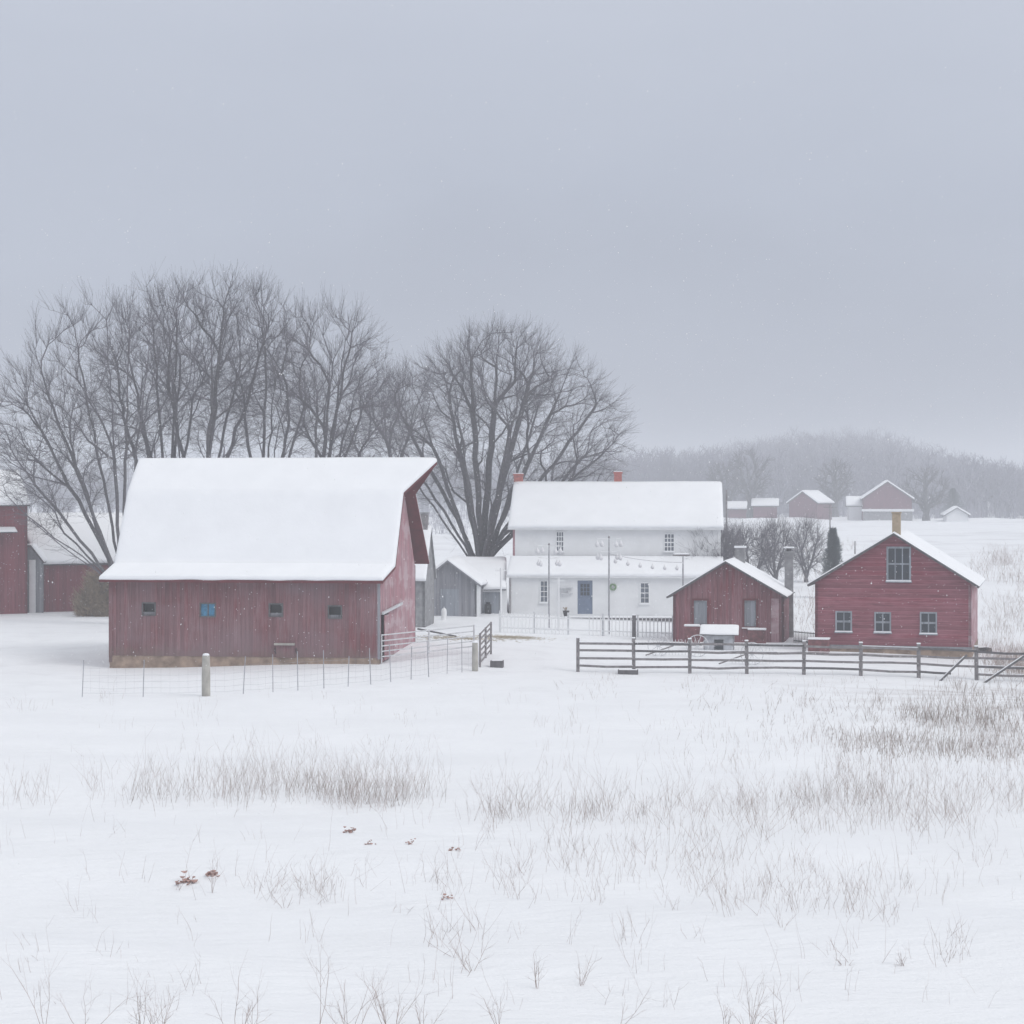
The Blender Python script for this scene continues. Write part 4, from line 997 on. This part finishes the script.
# ------------------------------------------------------------------ stems: weeds, grass, straw
def stems(name, mat, X, Y, Z, h, r, seed, forks=1.5, lean=.25, curve=.15, group=None):
    g = np.random.default_rng(seed); n = len(X); P0, P1, R0, R1 = [], [], [], []
    base = np.stack([X, Y, Z-.04], 1); d = g.normal(0, lean, (n, 2)); dirv = np.concatenate([d, np.ones((n, 1))], 1); dirv /= np.linalg.norm(dirv, axis=1, keepdims=True)
    p = base; segs = 3; cur = dirv.copy(); joints = [p]
    for s in range(segs):
        q = p+cur*(h/segs)[:, None]; P0.append(p); P1.append(q); R0.append(r*(1-.25*s)); R1.append(r*(1-.25*(s+1))); joints.append(q)
        cur = cur+np.concatenate([g.normal(0, curve, (n, 2)), np.zeros((n, 1))], 1); cur /= np.linalg.norm(cur, axis=1, keepdims=True); p = q
    nf = int(n*forks)
    i = g.integers(0, n, nf); s = g.integers(1, segs, nf); f = g.random(nf)[:, None]
    J = np.stack(joints, 0); a = J[s, i]*(1-f)+J[s+1, i]*f
    dv = dirv[i]+np.concatenate([g.normal(0, .55, (nf, 2)), g.uniform(-.1, .3, (nf, 1))], 1); dv /= np.linalg.norm(dv, axis=1, keepdims=True)
    ln = h[i]*g.uniform(.15, .5, nf); m1 = a+dv*(ln*.5)[:, None]; dv2 = dv+np.array([0, 0, .35]); dv2 /= np.linalg.norm(dv2, axis=1, keepdims=True); m2 = m1+dv2*(ln*.5)[:, None]
    P0 += [a, m1]; P1 += [m1, m2]; rr = r[i]*.6; R0 += [rr, rr*.75]; R1 += [rr*.75, rr*.4]
    V, Q = prisms(np.concatenate(P0), np.concatenate(P1), np.concatenate(R0), np.concatenate(R1), 3)
    return V, Q
def patch(seed, px0, px1, py0, py1, n, hpx, r=.0035, clump=8, sx=9, sy=5, slope=0):
    "clumped stem bases over an image area; hpx stem height as seen"
    g = np.random.default_rng(seed); nc = max(1, n//clump)
    cx = g.uniform(px0, px1, nc)+g.normal(0, 14, nc); cy = g.uniform(py0, py1, nc)+slope*(cx-px0); i = g.integers(0, nc, n)
    px = cx[i]+g.normal(0, sx, n); py = cy[i]+g.normal(0, sy, n)*.9
    py = np.maximum(py, 676)
    X, Y, Z = ground_px(px, py); h = hpx*Y/F*g.uniform(.35, 1.15, n)
    tall = g.random(n) < .07; h = np.where(tall, h*1.45, h)
    return X, Y, Z, h, np.full(n, r*.85)*g.uniform(.5, 1.15, n)
def join(ps): return [np.concatenate(a) for a in zip(*ps)]
def weeds(name, mat, ps, label, cat, seed, **kw):
    X, Y, Z, h, r = join(ps); V, Q = stems(name, mat, X, Y, Z, h, r, seed, **kw)
    tag(npmesh(name, V, Q, mat), label, cat, kind='stuff')
weeds('dry_weeds', M['weed'], [
    patch(1, 95, 215, 790, 806, 90, 40, .004), patch(2, 205, 330, 785, 800, 228, 45, .004), patch(3, 325, 418, 788, 806, 228, 44, .004), patch(4, 0, 60, 795, 806, 36, 34, .004), patch(5, 150, 420, 770, 785, 120, 32, .0035),
    patch(41, 250, 420, 792, 804, 180, 30, .004)],
    'band of dry weed stems across the left of the snowy field', 'weeds', 11, lean=.3)
weeds('dry_weeds', M['weed'], [
    patch(6, 480, 640, 805, 825, 198, 42, .0045), patch(7, 500, 760, 845, 885, 198, 34, .004), patch(8, 660, 830, 795, 840, 252, 34, .004),
    patch(9, 760, 960, 800, 835, 336, 34, .004), patch(10, 700, 900, 880, 925, 156, 32, .0038), patch(11, 440, 560, 880, 905, 42, 34, .004),
    patch(12, 820, 1024, 790, 815, 252, 34, .004), patch(13, 800, 960, 930, 960, 36, 26, .004), patch(14, 560, 900, 860, 900, 156, 24, .0035), patch(42, 620, 700, 900, 950, 24, 30, .004)],
    'loose dry weed stems across the middle right of the snowy field', 'weeds', 12, lean=.4)
weeds('dry_weeds', M['weed'], [
    patch(15, 250, 330, 885, 900, 54, 34, .004), patch(16, 300, 360, 880, 892, 36, 30, .004), patch(17, 420, 520, 930, 985, 36, 45, .0045), patch(18, 180, 240, 885, 895, 4, 45, .004),
    patch(19, 90, 130, 830, 850, 4, 24, .004), patch(20, 0, 400, 900, 980, 8, 22, .004, clump=2), patch(43, 0, 700, 830, 1000, 24, 20, .004, clump=3)],
    'few scattered dry stems poking from the near left snow', 'weeds', 13, lean=.55)
weeds('tan_grass', M['weed_tan'], [
    patch(21, 120, 420, 786, 804, 252, 26, .005), patch(22, 480, 620, 806, 820, 78, 24, .005), patch(23, 790, 900, 790, 805, 144, 30, .005),
    patch(24, 800, 1030, 700, 712, 300, 12, .010, slope=.05), patch(25, 900, 1030, 714, 728, 420, 13, .010, slope=.04), patch(26, 850, 1030, 738, 752, 480, 15, .009, slope=.05),
    patch(27, 700, 1030, 690, 745, 360, 11, .008), patch(28, 930, 1030, 688, 720, 420, 12, .012), patch(44, 820, 960, 732, 742, 252, 13, .010, slope=.08)],
    'tan dead grass showing through the snow on the right of the field', 'grass', 14, forks=.8, lean=.25)
weeds('sparse_stubble', M['weed'], [
    patch(29, 540, 1024, 720, 790, 252, 16, .0045), patch(30, 780, 1030, 740, 790, 540, 20, .005), patch(60, 0, 1024, 700, 780, 160, 15, .004, clump=2), patch(61, 0, 1024, 780, 900, 260, 26, .0038, clump=2), patch(62, 0, 1024, 880, 1010, 200, 34, .0036, clump=3), patch(63, 460, 1024, 760, 900, 420, 26, .0036, clump=3), patch(31, 0, 260, 690, 760, 54, 12, .005), patch(32, 560, 980, 676, 690, 156, 9, .006),
    patch(33, 230, 520, 700, 760, 54, 9, .005), patch(45, 900, 1030, 700, 760, 420, 16, .007), patch(46, 560, 1000, 684, 700, 96, 8, .006)],
    'sparse grey stubble dotting the whole snowy field', 'stubble', 15, forks=.8)
# hillside scrub right of the clapboard building (farther off)
def hill_patch(seed, px0, px1, Y0, Y1, n, h, r):
    g = np.random.default_rng(seed); nc = n//10; cx = g.uniform(px0, px1, nc); cy = g.uniform(Y0, Y1, nc); i = g.integers(0, nc, n)
    Y = cy[i]+g.normal(0, 1.5, n); X = (cx[i]-CX)*Y/F+g.normal(0, .8, n); return X, Y, tz(X, Y), h*g.uniform(.4, 1.2, n), np.full(n, r)
weeds('hill_scrub', M['weed'], [hill_patch(51, 990, 1040, 105, 140, 380, .8, .006), hill_patch(52, 980, 1040, 150, 230, 420, 1.2, .009), hill_patch(53, 985, 1040, 88, 100, 260, .6, .006), hill_patch(58, 1004, 1040, 86, 93, 520, .75, .008),
    hill_patch(54, 725, 860, 160, 260, 350, .8, .01), hill_patch(55, 800, 830, 110, 150, 150, .7, .01)],
    'grey scrub and brush on the snowy slope at the right edge', 'scrub', 16, forks=3, lean=.3)
weeds('wood_edge_brush', M['mist_paled_bark'], [hill_patch(56, 700, 1060, 425, 520, 5200, 3.2, .03), hill_patch(57, 380, 720, 300, 480, 1500, 2.6, .03)],
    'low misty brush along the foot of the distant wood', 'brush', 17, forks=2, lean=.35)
# straw on the trodden snow
g = np.random.default_rng(61); n = 1300; k = g.random(n) < .6
X = np.where(k, g.normal(-.1, .75, n), g.normal(-2.8, 1.3, n)); Y = np.where(k, g.normal(101.5, 1.1, n), g.normal(98, .8, n))
Z = tz(X, Y)+.01; an = g.uniform(0, 6.28, n); ln = g.uniform(.1, .28, n)
V, Q = prisms(np.stack([X, Y, Z], 1), np.stack([X+np.cos(an)*ln, Y+np.sin(an)*ln, Z+g.uniform(0, .06, n)], 1), np.full(n, .008), np.full(n, .006), 3)
tag(npmesh('straw', V, Q, M['straw']), 'scattered tan straw on the trodden snow right of the barn gate', 'straw', kind='stuff')

# brown brush heap behind the barn's left end
p = at(102, 612, 124); z = gz(p.x, p.y)
t = thing('brush_heap', (p.x, p.y, z), 0, 'rounded heap of brown brush tucked behind the left end of the big barn', 'brush heap')
g = np.random.default_rng(62); n = 4200; v = g.normal(size=(n, 3)); v[:, 2] = np.abs(v[:, 2]); v /= np.linalg.norm(v, axis=1, keepdims=True)
rad_ = np.array([1.45, 1.0, 2.5]); q = v*rad_*(.55+.55*g.random(n)[:, None])*(1+.12*np.sin(v[:, :1]*7+v[:, 2:]*5)); tg = np.cross(v, g.normal(size=(n, 3))); tg /= np.linalg.norm(tg, axis=1, keepdims=True); tg[:, 2] = np.abs(tg[:, 2])
V, Q = prisms(q-tg*.3, q+tg*.36+v*g.uniform(.05, .4, (n, 1)), np.full(n, .017), np.full(n, .007), 3); npmesh('twigs', V, Q, M['hay'], t)
m = MB(); seg = 14
vs = [(math.cos(a)*1.0*math.cos(e), math.sin(a)*.6*math.cos(e), 1.7*math.sin(e)-.1) for e in np.linspace(0, 1.5, 7) for a in np.linspace(0, 2*math.pi, seg, endpoint=False)]
m.add(vs, [(i*seg+j, i*seg+(j+1) % seg, (i+1)*seg+(j+1) % seg, (i+1)*seg+j) for i in range(6) for j in range(seg)]); m.build('core', M['hay'], t, smooth=True)

# ------------------------------------------------------------------ near bare sprigs, each a thing
def sprig_mesh(seed, h, stems_n, spread=.35, fork=3):
    g = np.random.default_rng(seed); P0, P1, R0, R1 = [], [], [], []
    def br(p, d, l, r, lev):
        k = 5
        for s in range(k):
            q = p+d*l/k; P0.append(p); P1.append(q); R0.append(r); R1.append(r*.84); r *= .84
            for _q in range(2 if lev < 2 and s > 0 else (1 if lev < 3 and s > 0 else 0)):
                if g.random() > (.62 if lev == 0 else .36): continue
                dd = d+g.normal(0, .5, 3)+np.array([0, 0, .1]); dd /= np.linalg.norm(dd); br(q, dd, l*g.uniform(.25, .5), r*.7, lev+1)
            d = d+g.normal(0, .09, 3)+np.array([0, 0, .03]); d /= np.linalg.norm(d); p = q
    for _ in range(stems_n):
        d = np.array([g.normal(0, spread), g.normal(0, spread*.6), 1.]); d /= np.linalg.norm(d)
        br(np.array([g.normal(0, .008), g.normal(0, .008), -.08]), d, h*g.uniform(.6, 1.15), .0044, 0)
    V, Q = prisms(np.array(P0), np.array(P1), np.array(R0), np.array(R1), 5)
    me = npmesh('stems', V, Q, M['weed'])
    return me
SG = 'bare weed sprigs nearest the camera'
SP = [(45, 1032, .95, 3, .35, 'tall spindly bare sprig in the bottom left corner'), (85, 1036, .85, 3, .5, 'leaning thin bare sprig just right of the corner one'),
      (140, 1040, .8, 5, .35, 'bushy bare sprig at the bottom left, below the rusty leaves'), (160, 1034, .55, 6, .5, 'short dense bare sprig at the bottom edge, third from left'),
      (235, 1042, 1.0, 4, .5, 'bare sprig with one long arm pointing up right at the bottom'), (252, 1040, .7, 3, .25, 'slim bare sprig hugging the long-armed one'),
      (318, 1030, 1.05, 2, .12, 'tall single upright bare stem at bottom centre left'), (350, 1040, .95, 6, .45, 'full spreading bare sprig at bottom centre left'),
      (390, 1036, .8, 8, .4, 'thickest tangle of bare stems at the bottom edge'), (425, 1034, .65, 4, .35, 'short bare sprig right of the thickest tangle'),
      (473, 972, .55, 4, .5, 'small forked bare sprig standing alone in the near centre'), (500, 1030, .7, 4, .3, 'upright bare sprig at the very bottom centre'),
      (537, 988, .7, 4, .4, 'forked bare sprig right of the near centre, well above the edge'), (580, 985, .5, 5, .5, 'fan-shaped bare sprig in the lower middle'),
      (618, 1026, .7, 2, .5, 'bent bare sprig with drooping side twig at lower middle'), (725, 1030, .5, 3, .5, 'low bare sprig leaning left at the bottom, right of middle'),
      (750, 1036, .85, 7, .35, 'tall dense bare sprig at the bottom right of middle'), (782, 1036, .6, 4, .3, 'smaller bare sprig right beside the tall dense one'),
      (845, 965, .3, 4, .5, 'tiny fan-shaped bare sprig in the lower right'), (905, 966, .28, 4, .5, 'tiny bare sprig farthest right in the near snow'),
      (285, 908, .45, 3, .7, 'crooked forked twig lying low in the near left snow'), (212, 893, .75, 3, .12, 'thin upright sprig growing through the rusty leaves')]
for k, (px, py, h, n_, spd, lb) in enumerate(SP):
    X, Y, Z = [float(v[0]) for v in ground_px([px], [py])]
    t = thing('bare_sprig', (X, Y, Z), 0, lb, 'weed', SG); o = sprig_mesh(200+k, h, n_, spd); o.parent = t
# rusty dead leaves and clods half buried
def leaf_clod(px, py, w, lb, seed, n_=14):
    X, Y, Z = [float(v[0]) for v in ground_px([px], [py])]; g = random.Random(seed); s = Y/F*w
    t = thing('leaf_clump', (X, Y, Z), 0, lb, 'dead leaves', 'rusty dead leaf clumps in the near snow'); m = MB()
    for _ in range(n_):
        c = Vector((g.gauss(0, s*.25), g.gauss(0, s*.22), abs(g.gauss(0, s*.2))+.01)); r = s*g.uniform(.11, .2)
        rot = Matrix.Rotation(g.uniform(0, 6.3), 3, 'Z') @ Matrix.Rotation(g.uniform(-.9, .9), 3, 'X'); th = Vector((0, 0, .004))
        ring = [Vector((math.cos(a)*r, math.sin(a)*r*.6, .25*r*math.cos(2*a))) for a in np.linspace(0, 2*math.pi, 8)[:-1]]
        top_ = [c+rot @ (q+th) for q in ring]; bot_ = [c+rot @ (q-th) for q in ring]; nn = 7
        m.add(top_+bot_, [tuple(range(nn)), tuple(range(2*nn-1, nn-1, -1))]+[(i, nn+i, nn+(i+1) % nn, (i+1) % nn) for i in range(nn)])
    m.build('leaves', M['leafbrown'], t)
    b = MB(); sg = 10
    vs = [(math.cos(a)*s*.5*math.cos(e), math.sin(a)*s*.45*math.cos(e)+s*.16, s*.2*math.sin(e)-.02) for e in np.linspace(0, 1.5, 5) for a in np.linspace(0, 2*math.pi, sg, endpoint=False)]
    b.add(vs, [(i*sg+j, i*sg+(j+1) % sg, (i+1)*sg+(j+1) % sg, (i+1)*sg+j) for i in range(4) for j in range(sg)]); b.build('snow_mound', M['snow'], t, smooth=True)
for k, (px, py, w, lb) in enumerate([(349, 833, 13, 'round brown leaf clump, topmost of the scattered ones'), (371, 845, 9, 'small brown leaf clump just right of the round one'), (410, 844, 9, 'small brown leaf clump midway in the upper row'),
    (453, 851, 9, 'small brown leaf clump at the right end of the upper row'), (184, 884, 20, 'largest rusty leaf clump, farthest left in the near snow'), (212, 876, 13, 'rusty leaf clump just right of the largest one'), (447, 899, 12, 'small brown leaf clump in front of the centre weeds')]):
    leaf_clod(px, py, w, lb, 300+k, 26 if w > 12 else 12)

# ------------------------------------------------------------------ falling snow
g = np.random.default_rng(91); n = 14000; Y = 30+100*g.random(n)**.6; px = g.uniform(-200, 1224, n); X = (px-CX)*Y/F; Z = tz(X, Y)+g.uniform(.2, 16, n); s = g.uniform(.006, .013, n)
o6 = np.array([[1, 0, 0], [-1, 0, 0], [0, 1, 0], [0, -1, 0], [0, 0, 1.4], [0, 0, -1.4]])
V = (np.stack([X, Y, Z], 1)[:, None]+o6[None]*s[:, None, None]).reshape(-1, 3)
T_ = np.array([[0, 2, 4], [2, 1, 4], [1, 3, 4], [3, 0, 4], [2, 0, 5], [1, 2, 5], [3, 1, 5], [0, 3, 5]])
Q = (np.arange(n)[:, None, None]*6+T_[None]).reshape(-1, 3)
tag(npmesh('falling_snow', V, Q, M['flake']), 'light snowfall drifting in the air over the farm', 'snowfall', kind='stuff')

# ------------------------------------------------------------------ haze
m = bpy.data.materials.new('haze'); m.use_nodes = True; nt = m.node_tree; nt.nodes.clear()
out = nt.nodes.new('ShaderNodeOutputMaterial'); pv = nt.nodes.new('ShaderNodeVolumePrincipled')
pv.inputs['Color'].default_value = (.90, .925, .97, 1); pv.inputs['Density'].default_value = .00145; pv.inputs['Anisotropy'].default_value = 0
nt.links.new(pv.outputs[0], out.inputs['Volume'])
hz = MB().b2(-950, 950, -50, 1570, zmin-1.2, max(zmax+22, 34)).build('haze', m); tag(hz, 'pale winter mist lying over the farm and hills', 'haze', kind='stuff')

# ------------------------------------------------------------------ sky, sun, camera
w = bpy.data.worlds.new('World'); sc.world = w; w.use_nodes = True; nt = w.node_tree; nt.nodes.clear()
out = nt.nodes.new('ShaderNodeOutputWorld'); bg = nt.nodes.new('ShaderNodeBackground'); L(nt, bg.outputs[0], out.inputs[0])
SUN_EL, SUN_ROT = R(42), R(127)
sky = nt.nodes.new('ShaderNodeTexSky'); sky.sky_type = 'NISHITA'; sky.sun_disc = False; sky.sun_elevation = SUN_EL; sky.sun_rotation = SUN_ROT; sky.dust_density = 4
hs = nt.nodes.new('ShaderNodeHueSaturation'); hs.inputs['Saturation'].default_value = .3; L(nt, sky.outputs[0], hs.inputs['Color'])
tc = N(nt, 'ShaderNodeTexCoord'); sp = N(nt, 'ShaderNodeSeparateXYZ'); L(nt, tc.outputs['Generated'], sp.inputs[0])
cl = noise_tex(nt, vmul(nt, tc.outputs['Generated'], (1, 1, 2.2)), 2.4, 5, .5)
zv = mathn(nt, 'ADD', sp.outputs[2], mathn(nt, 'MULTIPLY', mathn(nt, 'SUBTRACT', cl, .5), .22))
oc = ramp(nt, zv, [(0, (.31, .34, .42)), (.06, (.36, .395, .485)), (.14, (.46, .505, .61)), (.24, (.55, .595, .70)), (1, (.98, .99, 1))])
SK = 10.0
oc2 = N(nt, 'ShaderNodeVectorMath', operation='SCALE'); L(nt, oc, oc2.inputs[0]); oc2.inputs[3].default_value = SK
# an overcast dome brightens towards the zenith
zb = mathn(nt, 'MULTIPLY', mathn(nt, 'SUBTRACT', sp.outputs[2], .3, True), .05)
oc3 = N(nt, 'ShaderNodeVectorMath', operation='SCALE'); L(nt, oc2.outputs[0], oc3.inputs[0]); L(nt, mathn(nt, 'ADD', zb, 1.0), oc3.inputs[3])
L(nt, mixc(nt, .88, hs.outputs[0], oc3.outputs[0]), bg.inputs['Color']); bg.inputs['Strength'].default_value = .1
sd = bpy.data.lights.new('sun', 'SUN'); sd.energy = 1.15; sd.angle = R(25); sd.color = (1, .97, .94)
so = bpy.data.objects.new('sun', sd); col.objects.link(so); so.rotation_euler = (R(48), 0, R(53))
cam = bpy.data.cameras.new('camera'); co = bpy.data.objects.new('camera', cam); col.objects.link(co); sc.camera = co
co.location = (0, 0, H); co.rotation_euler = (R(90), 0, 0); cam.sensor_width = 36; cam.lens = F/1024*36; cam.shift_y = -(512-CY)/1024; cam.clip_start = .5; cam.clip_end = 5000
sc.view_settings.view_transform = 'Standard'; sc.view_settings.look = 'None'; sc.view_settings.exposure = 0; sc.view_settings.gamma = 1
cy = sc.cycles; cy.use_denoising = True; cy.max_bounces = 6; cy.diffuse_bounces = 3; cy.glossy_bounces = 2; cy.volume_bounces = 1; cy.transparent_max_bounces = 4
cy.use_adaptive_sampling = True
